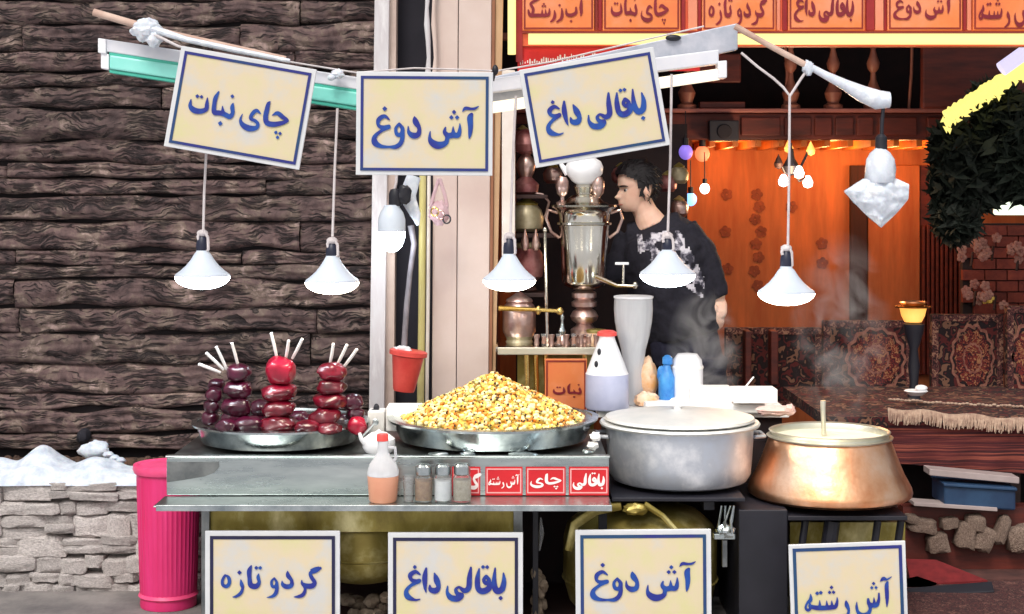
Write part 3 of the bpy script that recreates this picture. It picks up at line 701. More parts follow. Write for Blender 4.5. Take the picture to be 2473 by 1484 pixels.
a = MB(); a.vbox(1713, 1785, 291, 341, DG-.09, DG-.02); o = thing('speaker', P(1749, 341, DG-.05), 'small black box speaker fixed on the reddish gallery beam', 'speaker')
build(a, 'cabinet', M['black'], o, bev=.006)
a = MB(); p = P(1749, 318, DG-.09); a.tube([p+Vector((0,-.008,0)), p+Vector((0,.002,0))], [.035, .042], 20); build(a, 'cone', M['slot'], o)

# far wall: pilasters, curtain, wallpaper flowers, ribbed panel
a = MB(); a.vbox(2056, 2094, 400, 905, DBK-.06, DBK-.005)
solo(a, 'curtain', M['curtain'], 'narrow dark curtain hanging on the orange wall below the wrapped bulb', 'curtain')
wp = thing('ribbed_panel', P(2275, 905, DBK-.02), 'red brown ribbed wooden panel on the back wall beside the amber bowl', 'panel')
for k in range(9):
    a = MB(); a.vbox(2228+k*11, 2235+k*11, 545, 905, DBK-.05, DBK-.02); build(a, 'rib', M['redwood'], wp, bev=.004)
a = MB(); a.vbox(2222, 2330, 400, 905, DBK-.019, DBK-.003); build(a, 'board', M['redwood'], wp)
a = MB(); a.vbox(2096, 2222, 400, 905, DBK-.04, DBK-.003); solo(a, 'wall_panel', M['orangewall'], 'smooth orange wall panel behind the white plastic wrapped bulb', 'panel', bev=.006)
fl = [(1828,470),(1834,500),(1824,530),(1838,560),(1826,590),(1832,622),(1822,655),(1830,690),(1985,588),(1986,636),(2130,585),(2118,470),(1755,470),(1752,560),(1757,650),(1912,500),(1914,700)]
for k, (vx, vy) in enumerate(fl):
    a = MB(); c = P(vx, vy, DBK-.002); r_ = 12*S(DBK); n = 26
    big = vy in (588, 636) or k % 3 == 0
    for j in range(5):
        q = 2*math.pi*j/5+k; cc = c + Vector((math.cos(q), 0, math.sin(q)))*r_*.7
        a.prism([(cc.x+math.cos(t)*r_*.55, cc.z+math.sin(t)*r_*.55) for t in [2*math.pi*i/9 for i in range(9)]], DBK-.004-.0008*j, DBK-.001)
    build(a, 'wallpaper_flower', M['motif'], bwall)
# blue, red, white and purple small lamps inside
def small_lamp(vx, vy, d, r_, m_, label, cat='lamp'):
    t = thing('small_lamp', P(vx, vy, d), label, cat)
    a = MB(); a.ell(P(vx, vy, d), r_, r_, r_*1.1, 14, 10); build(a, 'bulb', M[m_], t)
    a = MB(); p = P(vx, vy, d); a.tube([p+Vector((0,0,r_*.9)), p+Vector((0,0,r_*2.0))], r_*.45, 10); build(a, 'socket', M['black'], t)
    a = MB(); a.tube([p+Vector((0,0,r_*2)), p+Vector((0,.01,r_*2+.14))], .003, 6); build(a, 'cord', M['black'], t)
small_lamp(1668, 482, 8.0, .032, 'bluelamp', 'small glowing blue lamp hanging behind the man in the black sweater')
small_lamp(1702, 456, 8.1, .026, 'bulbsmall', 'small white bulb hanging beside the glowing blue lamp')
small_lamp(1656, 368, 7.9, .036, 'purplelamp', 'small purple lamp hanging under the black speaker')
small_lamp(1696, 372, 8.3, .040, 'redlamp', 'small red glowing lamp shade beside the purple lamp')
# chandelier
DH = 8.0
foliage_dummy = 0
c = thing('chandelier', P(1915, 345, DH), 'dark chandelier with small white glowing bulbs inside the shop', 'chandelier')
a = MB(); a.tube([P(1910, 345, DH), P(1912, 392, DH)], .006, 8); a.lathe(P(1910, 425, DH), [(0,0),(.03,.01),(.045,.05),(.02,.09),(.012,.14),(0,.15)], 16); build(a, 'stem', M['black'], c)
for k, (vx, vy, dd) in enumerate(((1892,438,0),(1930,418,-.05),(1951,441,.02),(1905,362,.05),(1958,368,.03),(1880,400,-.02))):
    q = P(vx, vy, DH+dd)
    a = MB(); m0 = P(1911, 408, DH); mid = (m0+q)/2 + Vector((0,0,-.03)); a.tube([m0, mid, q+Vector((0,0,.03))], .007, 8); arm = build(a, 'arm', M['black'], c)
    if k < 3:
        a = MB(); a.lathe(q, [(0,-.03),(.022,-.022),(.027,0),(.018,.022),(.010,.035),(0,.036)], 14); build(a, 'bulb', M['bulbsmall'], arm)
    else:
        a = MB(); a.lathe(q, [(0,-.02),(.02,-.01),(.024,.01),(.01,.04),(0,.06)], 14); build(a, 'shade', M['flame'] if k < 5 else M['darkwood'], arm)
def plight(name, loc, e, col, r_=.05):
    l_ = bpy.data.lights.new(name, 'POINT'); l_.energy = e; l_.color = col; l_.shadow_soft_size = r_
    o = bpy.data.objects.new(name, l_); COL.objects.link(o); o.location = loc; return o
plight('chandelier_light', P(1915, 450, DH-.15), 16, (1, .64, .36), .08)
plight('cove_light', P(2010, 392, 8.75), 7, (1, .50, .16), .06)
plight('cove_light', P(2170, 400, 8.7), 7, (1, .42, .14), .06)
plight('cove_light', P(1745, 392, 8.75), 6, (1, .42, .14), .06)

# ================================================================== fascia of menu boards and lit tubes
DF = 6.80
f = thing('fascia', P(1860, 118, DF), 'glowing orange shop fascia carrying the row of menu boards', 'fascia')
a = MB(); a.vbox(1246, 3000, -220, 112, DF, DF+.06); build(a, 'fascia_board', M['fascia'], f)
for x0, x1, m_ in ((1436,1444,'maroonline'),(1445,1454,'fasciared'),(1645,1655,'fasciared'),(1662,1684,'fasciapink'),(1686,1694,'fasciared'),(1876,1884,'fasciapink'),(1890,1902,'fasciared'),(2092,2112,'fasciared'),(2114,2134,'fasciapink'),(2135,2142,'fasciared'),(2326,2334,'fasciared'),(2336,2346,'fasciapink'),(2534,2544,'fasciared')):
    a = MB(); a.vbox(x0, x1, -218, 74, DF-.012, DF-.001); build(a, 'upright', M[m_], f, bev=.002)
a = MB(); a.vbox(1246, 1262, -218, 150, DF-.01, DF-.001); build(a, 'upright', M['fasciared'], f)
mg = 'orange menu boards along the fascia'
for x0, x1, wd, tx, ty, ts, lb in (
    (1262,1435,'ab_zereshk',1345,22,(142,0),'orange menu board first from the beige column, maroon letters'),
    (1456,1643,'chay_nabat',1545,26,(140,66),'orange menu board above the red banner, reading chay nabat'),
    (1696,1873,'gerdu_taze',1782,28,(142,66),'orange menu board directly above the tip of the grey lamp bracket'),
    (1904,2088,'baghali_dagh',1990,22,(146,66),'orange menu board above the balusters, between two red uprights'),
    (2144,2324,'ash_dugh',2230,18,(146,62),'orange menu board reading ash dugh, second from the frame edge'),
    (2350,2532,'ash_reshte',2438,24,(150,86),'orange menu board cut off by the frame edge')):
    t = thing('menu_board', P((x0+x1)/2, 75, DF-.03), lb, 'sign', mg)
    a = MB(); a.vbox(x0, x1, -66, 74, DF-.03, DF-.014); build(a, 'board', M['orangesign'], t, bev=.002)
    a = MB(); frame_strip(a, ((x0+x1)/2, 2), x1-x0-6, 138, 4, 0, DF-.032); build(a, 'border', M['maroonline'], t)
    lettering(wd, (tx, ty), ts, 0, DF-.0345, M['maroonprint'], t)
t = thing('neon_tube', P(1890, 110, DF-.08), 'long lit yellow tube running under the orange menu boards', 'lamp')
a = MB(); a.tube([P(1276, 93, DF-.06), P(2900, 93, DF-.06)], 15*S(DF), 14); build(a, 'lit_tube', M['neon'], t)
a = MB(); a.vbox(1262, 2950, 76, 80, DF-.11, DF-.05); build(a, 'tube_holder', M['maroonline'], t)
t = thing('neon_tube', P(1236, 130, DF-.04), 'upright lit yellow tube beside the beige column', 'lamp')
a = MB(); a.tube([P(1236, -215, DF-.04), P(1236, 132, DF-.04)], 10*S(DF), 14); build(a, 'lit_tube', M['neonv'], t)
t = thing('banner', P(1375, 165, DF), 'red banner with a ragged white line of writing below the yellow tube', 'banner')
a = MB(); a.vbox(1250, 1690, 113, 172, DF+.01, DF+.02); build(a, 'cloth', M['redbanner'], t)
a = MB(); r_ = random.Random(3)
for k in range(46):
    vx = 1256 + k*5.6; h = r_.uniform(4, 14); y0 = 160-(vx-1256)*.09 - r_.uniform(0, 6)
    a.vbox(vx, vx+r_.uniform(1.5, 4), y0-h, y0, DF+.0075, DF+.0095)
build(a, 'white_writing', M['whiteprint'], t)

# ---- lit garland, lilac tube, green lamp, dark hanging foliage
t = thing('garland_tube', P(2380, 215, 7.3), 'slanting jagged yellow lit tube garland near the dark foliage', 'garland')
a = MB(); r_ = random.Random(9)
A_, B_ = P(2285, 282, 7.3), P(2475, 158, 7.3); dirv = (B_-A_)
n = 40
a.tube([A_+dirv*(k/(n-1)) for k in range(n)], [.026 + .012*r_.random() for k in range(n)], 9)
build(a, 'lit_tube', M['garland'], t)
a = MB()
for k in range(150):
    p = A_ + dirv*r_.random() + Vector((r_.uniform(-.02,.02), r_.uniform(-.04,-.01), -r_.uniform(.02,.06))); q = r_.uniform(0, 3)
    a.add([p, p+Vector((.03*math.cos(q), 0, .03*math.sin(q))), p+Vector((.02*math.cos(q+1.4), .01, .03*math.sin(q+1.4)))], [(0,1,2)])
build(a, 'tinsel', M['garland'], t, fixn=False)
a = MB(); a.tube([P(2418, 168, 7.25), P(2560, 66, 7.25)], .035, 14); t = solo(a, 'tube_lamp', M['tubecool'], 'pale lilac lit tube above the slanting yellow garland', 'lamp')
t = thing('lamp_box', P(2450, 520, 7.6), 'pale green lit lamp at the frame edge under dark foliage', 'lamp')
a = MB(); a.vbox(2412, 2560, 488, 520, 7.6, 7.7); build(a, 'diffuser', M['greenlamp'], t, bev=.012)
a = MB(); a.vbox(2405, 2570, 478, 487, 7.59, 7.71); build(a, 'housing', M['black'], t, bev=.004)
def foliage(name, blobs, n, lab, cat, seed, group=None, mm='darkleaf', size=.05):
    r_ = random.Random(seed); a = MB(); vs = []; fs = []
    for k in range(n):
        cx, cy, d, rx, rz, ry = r_.choice(blobs)
        while True:
            u = Vector((r_.uniform(-1,1), r_.uniform(-1,1), r_.uniform(-1,1)))
            if u.length < 1 and noise.noise(Vector((cx*.02+u.x*2.2, u.y*2, u.z*2.6+cy*.02))) > -.12: break
        c = P(cx, cy, d) + Vector((u.x*rx*S(d), u.y*ry, u.z*rz*S(d)))
        ax = Vector((r_.uniform(-1,1), r_.uniform(-1,1), r_.uniform(-1,1))).normalized(); bx = ax.orthogonal().normalized()
        s_ = size*r_.uniform(.4, 1.5); b_ = len(vs)
        vs += [c-ax*s_, c+bx*s_*.35, c+ax*s_, c-bx*s_*.35]; fs.append((b_, b_+1, b_+2, b_+3))
    a.add(vs, fs); t = thing(name, P(blobs[0][0], blobs[0][1]-blobs[0][4], blobs[0][2]), lab, cat, group)
    build(a, 'leaves', M[mm], t, fixn=False)
    a = MB()
    for cx, cy, d, rx, rz, ry in blobs: a.tube([P(cx, cy-rz, d), P(cx+4, cy, d), P(cx-3, cy+rz*.8, d)], .008, 6)
    build(a, 'stem', M['darkwood'], t)
foliage('hanging_foliage', [(2310,440,7.5,62,150,.2),(2300,360,7.5,50,70,.18),(2310,520,7.5,52,70,.18),(2370,400,7.5,60,120,.15)], 3300, 'dark hanging foliage in front of the ribbed red panel', 'plant', 4)
foliage('hanging_foliage', [(2430,330,7.45,75,120,.2),(2470,420,7.5,70,70,.2),(2400,250,7.5,60,50,.15)], 3300, 'dark hanging foliage under the yellow garland at the frame edge', 'plant', 5)
a = MB(); a.vbox(2228, 2700, 100, 262, 7.9, 7.95); solo(a, 'carved_screen', M['redwood'], 'dark red carved screen behind the slanting yellow garland', 'screen', bev=.01)

# bricks and faded flowers at the right
bw = thing('brick_panel', P(2395, 770, 8.3), 'dark red brick panel behind the faded flowers', 'wall')
a = MB(); a.vbox(2325, 2700, 540, 905, 8.33, 8.38); build(a, 'mortar', M['interior'], bw)
r_ = random.Random(2)
bme = None
for j in range(13):
    for i in range(7):
        vx = 2326 + i*54 + (27 if j % 2 else 0); vy = 545 + j*27
        a = MB(); a.vbox(vx, vx+51, vy, vy+24, 8.30+r_.uniform(-.004,.004), 8.34)
        build(a, 'brick', M['brick'], bw)
for i, (vx, vy, lab) in enumerate(((2345, 610, 'cluster of faded pinkish flowers just below the dark foliage'), (2395, 595, 'cluster of faded beige flowers beneath the pale green lamp'), (2352, 705, 'cluster of faded pink flowers above the oval medallion carpet'), (2400, 715, 'cluster of faded yellowish flowers beside a brass ornament'), (2455, 620, 'cluster of faded flowers cut by the frame edge'))):
    t = thing('flower_cluster', P(vx, vy+30, 8.1), lab, 'flowers', 'faded flower clusters on the brick panel')
    a = MB(); a.tube([P(vx, vy+34, 8.12), P(vx+4, vy, 8.15)], .007, 6); build(a, 'stem', M['darkwood'], t)
    for k in range(6):
        c = P(vx+r_.uniform(-24, 24), vy+r_.uniform(-26, 26), 8.12+r_.uniform(-.04,.04)); a = MB()
        for j in range(5):
            q = j*1.2566+k; a.ell(c+Vector((math.cos(q)*.016, -.004, math.sin(q)*.016)), .013, .006, .013, 7, 5)
        a.ell(c+Vector((0,-.01,0)), .008, .006, .008, 6, 4)
        build(a, 'blossom', M['flower'] if k % 3 else M['bean2' if i == 3 else 'flower'], t)

# ---- carpets standing along the bench back
def carpet_panel(x0, x1, y0, y1, d, med, lab, cx=None, cy=None, rx=50, ry=60, lean_=.0):
    t = thing('carpet_panel', P((x0+x1)/2, y1, d), lab, 'carpet')
    a = MB(); a.vbox(x0, x1, y0, y1, d, d+.05); build(a, 'field', M['carpetdark'], t, bev=.006)
    a = MB(); frame_strip(a, ((x0+x1)/2, (y0+y1)/2), x1-x0-2, y1-y0-2, 15, 0, d-.004, .004); build(a, 'border', M['carpetborder'], t)
    if med:
        c = P(cx or (x0+x1)/2, cy or (y0+y1)/2, d)
        for k, (f_, m_) in enumerate(((1.0,'carpetline'),(.90,'carpetdark'),(.80,'carpetmed'),(.45,'carpetline'),(.38,'carpetmed'))):
            a = MB(); n = 56
            pl = [(c.x+math.cos(q)*rx*S(d)*f_*(1+.05*math.cos(q*14)), c.z+math.sin(q)*ry*S(d)*f_*(1+.05*math.cos(q*14))) for q in [2*math.pi*i/n for i in range(n)]]
            a.prism(pl, d-.004-.002*k, d-.001); build(a, 'medallion_ring', M[m_], t)
    return t
DK = 7.9
carpet_panel(1752, 1985, 792, 985, DK+.1, False, 'plain dark maroon carpet panel behind the bottles and steam')
carpet_panel(1988, 2205, 775, 985, DK, True, 'ornate carpet panel with a round medallion behind the copper pot', 2115, 868, 72, 78)
carpet_panel(2250, 2424, 760, 985, DK, True, 'ornate carpet panel with a tall oval medallion beside the amber bowl', 2348, 865, 52, 82)
carpet_panel(2432, 2640, 740, 985, DK-.1, True, 'ornate pinkish carpet panel cut by the frame edge', 2500, 862, 62, 92)
a = MB(); a.vbox(1800, 1815, 800, 980, DK-.05, DK+.05); a.vbox(1862, 1880, 800, 930, DK-.05, DK+.05)
solo(a, 'carved_chair_back', M['redwood'], 'dark reddish upright chair slats in front of the maroon carpet', 'chair', bev=.006)

# ---- amber bowl on a black stand
DA = 7.35
t = thing('lamp_stand', P(2207, 985, DA), 'amber glowing bowl on a dark slender pedestal on the bench', 'lamp')
c = P(2207, 985, DA)
a = MB(); a.lathe(c, [(0,0),(.06,0),(.06,.02),(.03,.05),(.02,.12),(.028,.2),(.02,.28),(.045,.36),(.05,.40),(0,.41)], 20); build(a, 'pedestal', M['black'], t)
a = MB(); a.lathe(P(2205, 778, DA), [(0,0),(.04,0),(.055,.03),(.064,.07),(.060,.072),(.05,.04),(0,.02)], 24); build(a, 'bowl', M['flame'], t)
a = MB(); a.lathe(P(2205, 744, DA), [(0,0),(.085,.002),(.088,.008),(0,.010)], 24); build(a, 'saucer', M['brasspol'], t)
a = MB(); a.lathe(P(2205, 738, DA), [(.05,0),(.065,.014),(.06,.02),(.045,.01)], 24); build(a, 'upper_ring', M['copper'], t)
a = MB(); a.lathe(P(2212, 955, DA-.2), [(0,0),(.03,0),(.055,.02),(.05,.024),(0,.012)], 20); a.ell(P(2225, 938, DA-.2), .03, .03, .016, 10, 6)
solo(a, 'dish', M['whiteplastic'], 'small white dish at the foot of the dark pedestal', 'dish')

# ---- bench with fringed rug
DR = 6.75
t = thing('rug_bench', (X(2330, DR), DR, .05), 'long low bench under a fringed striped brown rug', 'bench')
a = MB(); a.box(X(2000, DR), X(2800, DR), DR+.03, DK-.02, Z(1010, DR)-.05, Z(1010, DR)); build(a, 'seat', M['carpetdark'], t)
a = MB()
def fn(u, v):
    vx = 2146 + u*600; top = 1018 + u*40 + 4*math.sin(u*20); bot = 1118 + u*24*2 + 0
    vy = top + (bot-top)*v; d = DR - .02 - .03*v + .012*math.sin(u*38+v*2)*v
    return P(vx, vy, d)
a.grid(90, 24, fn); build(a, 'striped_rug', M['rugside'], t, fixn=False)
a = MB(); r_ = random.Random(12)
for k in range(330):
    u = k/330; vx = 2146 + u*560; top = 990 + u*46 + 3*math.sin(u*30); L_ = r_.uniform(22, 34)
    p = P(vx, top-4, DR-.03); q = P(vx+r_.uniform(-5,5), top+L_, DR-.05-r_.random()*.012)
    a.tube([p, (p+q)/2+Vector((r_.uniform(-.004,.004), -.01, 0)), q], [.0038, .0034, .002], 4, cap=False)
fr = build(a, 'fringe', M['fringe'], t); fr['kind'] = 'stuff'
a = MB()
for k in range(0, 60):
    vx = 2150 + k*9.3; a.ell(P(vx, 966+k*.5+r_.uniform(-2,2), DR+.3), .011, .008, .006, 6, 4)
build(a, 'bead_edge', M['fringe'], t)['kind'] = 'stuff'
for vx in (2160, 2450, 2700):
    a = MB(); a.box(X(vx, DR), X(vx+26, DR), DR+.06, DR+.12, .05, Z(1010, DR)-.05); build(a, 'leg', M['darkwood'], t)
a = MB(); a.vbox(2120, 2800, 1120, 1300, DR+.5, DR+.55); build(a, 'shade_sheet', M['interior'], t)  # dark sheet stands in for the shade under the seat
a = MB(); a.obox(P(2345, 1146, 6.62), Vector((108*S(6.6),0,-.018)), Vector((0,.05,0)), Vector((0,0,.014))); solo(a, 'loose_plank', M['palewood'], 'pale plank lying under the striped rug', 'plank', bev=.003)
a = MB(); a.obox(P(2350, 1192, 6.66), Vector((86*S(6.6),0,-.01)), Vector((0,.1,0)), Vector((0,0,.045)));
t = thing('crate', P(2350, 1220, 6.66), 'dark blue plastic crate below the pale plank', 'crate'); build(a, 'body', M['bluecrate'], t, bev=.008)
a = MB(); a.obox(P(2350, 1166, 6.655), Vector((88*S(6.6),0,-.01)), Vector((0,.108,0)), Vector((0,0,.006))); build(a, 'rim', M['bluecrate'], t, bev=.003)
a = MB(); a.obox(P(2300, 1219, 6.6), Vector((100*S(6.6),0,-.012)), Vector((0,.05,0)), Vector((0,0,.008))); solo(a, 'loose_plank', M['palewood'], 'thin pale slat below the dark blue crate', 'plank', bev=.002)
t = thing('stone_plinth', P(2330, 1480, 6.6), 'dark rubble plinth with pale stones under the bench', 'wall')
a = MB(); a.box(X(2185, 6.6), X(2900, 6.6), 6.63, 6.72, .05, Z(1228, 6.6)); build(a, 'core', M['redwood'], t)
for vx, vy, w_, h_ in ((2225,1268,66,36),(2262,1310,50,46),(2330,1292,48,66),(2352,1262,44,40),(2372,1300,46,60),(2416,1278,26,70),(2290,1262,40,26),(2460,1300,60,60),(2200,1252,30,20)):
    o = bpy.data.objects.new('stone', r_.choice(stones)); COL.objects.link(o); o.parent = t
    o.location = P(vx, vy, 6.61) - wloc(t); o.material_slots[0].link = 'OBJECT'; o.material_slots[0].material = M['stoneshade']; o.scale = (w_*S(6.6), .1, h_*S(6.6)); o.rotation_euler = (0, r_.uniform(-.4,.4), 0)
a = MB(); a.add([P(2188,1362,6.5), P(2240,1350,6.6), P(2370,1405,6.45), P(2330,1416,6.3), P(2190,1420,6.3)], [(0,1,2,3,4)])
def slab(pts, th):
    m_ = MB(); n = len(pts); vs = [Vector(p) for p in pts]; vs2 = [v-Vector((0,0,th)) for v in vs]
    m_.add(vs+vs2, [tuple(range(n)), tuple(range(2*n-1, n-1, -1))] + [(i, n+i, n+(i+1)%n, (i+1)%n) for i in range(n)]); return m_
solo(slab([P(2188,1350,6.55), P(2260,1352,6.55), P(2385,1402,6.4), P(2200,1412,6.38)], .012), 'red_mat', M['redmat'], 'folded red mat lying in front of the rubble plinth', 'mat')
solo(slab([P(2188,1398,6.34), P(2215,1392,6.34), P(2262,1408,6.34), P(2192,1420,6.34)], .01), 'beige_mat', M['beigemat'], 'beige mat corner beside the small tilted sign', 'mat')
solo(slab([P(2190,1420,6.28), P(2395,1404,6.3), P(2402,1428,6.25), P(2200,1440,6.24)], .02), 'black_mat', M['black'], 'black rubber mat edge below the red mat', 'mat', bev=.003)

a = MB(); a.box(X(2150, 6.1), 4.6, 5.7, 6.449, .032, .046); solo(a, 'floor_rug', M['floorrug'], 'worn dark reddish rug on the ground in front of the rubble plinth', 'rug')
# ================================================================== overhead poles, fixtures, signs, bulbs
def vt(pts, d): return [P(p[0], p[1], d if len(p) < 3 else p[2]) for p in pts]
D1 = 5.62
t = thing('canopy_pole', P(460, 140, D1), 'wooden pole with plastic wrapped end running above the teal lamp', 'pole')
a = MB(); a.tube(vt([(226,30),(330,60),(420,84),(560,114),(690,142)], D1), [9*S(D1), 9*S(D1), 8*S(D1), 7*S(D1), 6*S(D1)], 12); build(a, 'shaft', M['pole'], t)
r_ = random.Random(21)
def crumple(c, rx, ry, rz, seed, amp=.3): return lambda v: 1 + amp*noise.noise(v*2.2+Vector((seed,0,0))) + amp*.5*noise.noise(v*6+Vector((seed,3,0)))
a = MB(); a.ell(P(352, 72, D1), .055, .04, .04, 22, 16, crumple(0,0,0,0,3)); a.ell(P(372, 92, D1-.01), .03, .025, .035, 16, 12, crumple(0,0,0,0,8)); build(a, 'plastic_knot', M['plastic'], t)
a = MB(); a.tube(vt([(360,68),(450,96),(560,120),(700,148)], D1-.02), [.016,.011,.011,.008], 10); build(a, 'plastic_wrap', M['plastic'], t)
a = MB(); a.tube(vt([(372,84),(430,112),(520,140)], D1-.03), [.006,.005,.004], 8); build(a, 'tie_cord', M['wire'], t)
def slant_box(x0, y0, x1, y1, h, d0, d1, off=0):
    m_ = MB(); vs = []
    for (vx, vy) in ((x0, y0+off), (x1, y1+off)):
        for dy in (0, h):
            for d in (d0, d1):
                q = P(vx, vy+dy, d0); vs.append((q.x, d, q.z))
    m_.add(vs, [(0,1,3,2),(4,6,7,5),(0,4,5,1),(2,3,7,6),(0,2,6,4),(1,5,7,3)]); return m_
t = thing('tube_lamp', P(550, 240, 5.7), 'unlit slanting tube lamp with a teal cover behind the chay nabat sign', 'lamp')
build(slant_box(236, 92, 900, 192, 30, 5.68, 5.76), 'housing', M['fixture'], t, bev=.004)
build(slant_box(236, 92, 256, 95, 36, 5.672, 5.768), 'end_cap', M['whiteplastic'], t, bev=.004)
build(slant_box(243, 128, 263, 131, 38, 5.68, 5.75), 'end_cap', M['whiteplastic'], t, bev=.004)
build(slant_box(264, 126, 900, 222, 8, 5.684, 5.75), 'seam', M['tealdark'], t)
build(slant_box(264, 133, 900, 229, 34, 5.676, 5.756), 'cover', M['teal'], t, bev=.006)
build(slant_box(264, 168, 900, 264, 8, 5.684, 5.75), 'lower_edge', M['tealdark'], t, bev=.002)
t = thing('tube_lamp', P(1470, 240, 5.7), 'lit slanting tube lamp under a grey bracket behind the baghali dagh sign', 'lamp')
build(slant_box(1188, 186, 1782, 56, 64, 5.75, 5.79), 'bracket', M['fixgrey'], t, bev=.004)
build(slant_box(1170, 192, 1736, 120, 34, 5.68, 5.745), 'housing', M['fixture'], t, bev=.004)
a = MB(); a.tube(vt([(1178,262),(1735,180)], 5.70), 14*S(5.7), 14); build(a, 'lit_tube', M['tubewarm'], t)
build(slant_box(1734, 148, 1756, 146, 42, 5.67, 5.745), 'end_cap', M['fixture'], t, bev=.004)
a = MB(); a.ell(P(1626, 92, 5.74), .03, .012, .012, 12, 8); build(a, 'cable_clip', M['black'], t)
a = MB(); a.ell(P(1196, 170, 5.6), .012, .012, .02, 12, 8); a.tube(vt([(1196,160),(1193,182),(1190,196)], 5.6), .006, 8); solo(a, 'clip', M['black'], 'small black clip on the wire between the two middle signs', 'clip')
a = MB(); a.tube(vt([(700,150),(860,176),(1000,165),(1100,168),(1200,172),(1330,150),(1560,96),(1700,64)], 5.66), .0035, 6); solo(a, 'support_wire', M['wire'], 'thin wire strung across the tops of the hanging signs', 'wire')
a = MB(); a.ell(P(815,180,5.64), .026, .02, .018, 14, 10, crumple(0,0,0,0,5,.4)); a.ell(P(800,188,5.63), .014, .014, .012, 10, 8); solo(a, 'plastic_scrap', M['plastic'], 'crumpled plastic scrap tied between the chay nabat and ash dugh signs', 'plastic scrap')
t = thing('canopy_pole', P(1950, 180, D1), 'thin pole wrapped in cloudy plastic above the rightmost bulbs', 'pole')
a = MB(); a.tube(vt([(1775,64),(1850,106),(1950,160)], D1), [8*S(D1),7*S(D1),8*S(D1)], 10); build(a, 'shaft', M['pole'], t)
a = MB(); a.tube(vt([(1950,158),(1990,180),(2040,205),(2080,226),(2120,242),(2148,242)], D1), [.012,.014,.020,.030,.036,.030], 14); build(a, 'plastic_wrap', M['plastic'], t)
a = MB(); a.ell(P(1952,165,D1), .022, .018, .026, 14, 10, crumple(0,0,0,0,12,.4)); build(a, 'knot', M['plastic'], t)

menu_sign((580,261), 332, 246, 10, 5.52, 'chay_nabat', (576,274), (246,0), 'cream sign reading chay nabat in blue, hung tilted below the wooden pole', group='hanging cream signs')
menu_sign((1025,299), 330, 250, .4, 5.50, 'ash_dugh', (1027,308), (260,106), 'straight hanging cream sign reading ash dugh in front of the beige column', group='hanging cream signs')
menu_sign((1436,260), 330, 240, -9.8, 5.52, 'baghali_dagh', (1438,270), (250,88), 'tilted cream sign reading baghali dagh in front of the lit tube lamp', group='hanging cream signs')

def bulb(wire, sock, neck, wide, name_label, d, m_, e, col):
    """wire: points; sock: (x, top, bottom, halfwidth); neck y; wide: (y, halfwidth, bottom y)"""
    sx, st, sb, sw_ = sock; wy, ww, by = wide; s_ = S(d)
    t = thing('hanging_bulb', P(sx, by, d), name_label, 'lamp', 'lit cone shaped bulbs hanging on white wires')
    a = MB(); a.tube(vt(wire, d), .0048, 8); build(a, 'wire', M['wire'], t)
    a = MB(); a.tube(vt([(sx-4, st-8), (sx-11, st+6), (sx-9, st+14)], d-.01), .006, 8); a.tube(vt([(sx+3, st-10), (sx+13, st+8), (sx+14, sb), (sx+10, sb+2)], d-.012), .0055, 8)
    a.ell(P(sx, st-2, d), .021, .02, .014, 12, 8); build(a, 'cable_loop', M['wire'], t)
    a = MB(); h = (sb-st)*s_; a.lathe(P(sx, sb+3, d), [(sw_*s_*.9,0),(sw_*s_*1.02,.004),(sw_*s_*1.0,h*.45),(sw_*s_*.8,h*.8),(sw_*s_*.4,h*1.02),(0,h*1.06)], 20); build(a, 'socket', M['navy'], t)
    pr = [(ww, wy), (ww*.985, wy-5), (ww*.80, wy-14), (ww*.60, wy-26), (ww*.43, wy-40), (ww*.30, wy-54), (sw_*1.0, neck+2), (sw_*.95, neck-3)]
    a = MB(); a.lathe(P(sx, wy, d), [(r_*s_, (wy-y)*s_) for r_, y in pr], 40); build(a, 'shell', M['bulbshell'], t)
    bh = (by-wy)*s_; k = [(0,-bh)] + [(ww*s_*math.sin(q), -bh*math.cos(q)) for q in [math.pi/2*j/9 for j in range(1,10)]]
    a = MB(); a.lathe(P(sx, wy+.4, d), k, 40); build(a, 'diffuser', M[m_], t)
    return t
bulb([(498,372),(493,470),(491,558)], (489,566,604,15), 606, (668,66,699), 'lit bulb under the chay nabat sign against the plank wall, cool white', 5.62, 'ledcool', 0, 0)
bulb([(815,262),(808,420),(803,572)], (802,584,617,15), 618, (682,65,711), 'lit bulb hanging between the chay nabat and ash dugh signs, warm white', 5.62, 'ledwarm', 0, 0)
bulb([(1246,232),(1238,400),(1233,560)], (1230,572,612,15), 614, (677,64,704), 'lit bulb hanging in front of the shop door post, warm white', 5.62, 'ledwarm', 0, 0)
bulb([(1622,180),(1619,380),(1613,560)], (1612,572,602,14), 604, (663,67,694), 'lit bulb hanging in front of the chest of the man, cool white', 5.62, 'ledcool', 0, 0)
bulb([(1790,128),(1830,162),(1868,190),(1892,212),(1907,232),(1906,400),(1903,594)], (1899,602,642,15), 646, (708,68,738), 'lit bulb on a forked cable in front of the orange wall', 5.62, 'ledwarm', 0, 0)
a = MB(); a.tube(vt([(1952,166),(1935,190),(1908,232)], 5.62), .005, 8); solo(a, 'branch_cable', M['wire'], 'short cable joining the forked bulb cable to the wrapped pole', 'cable')

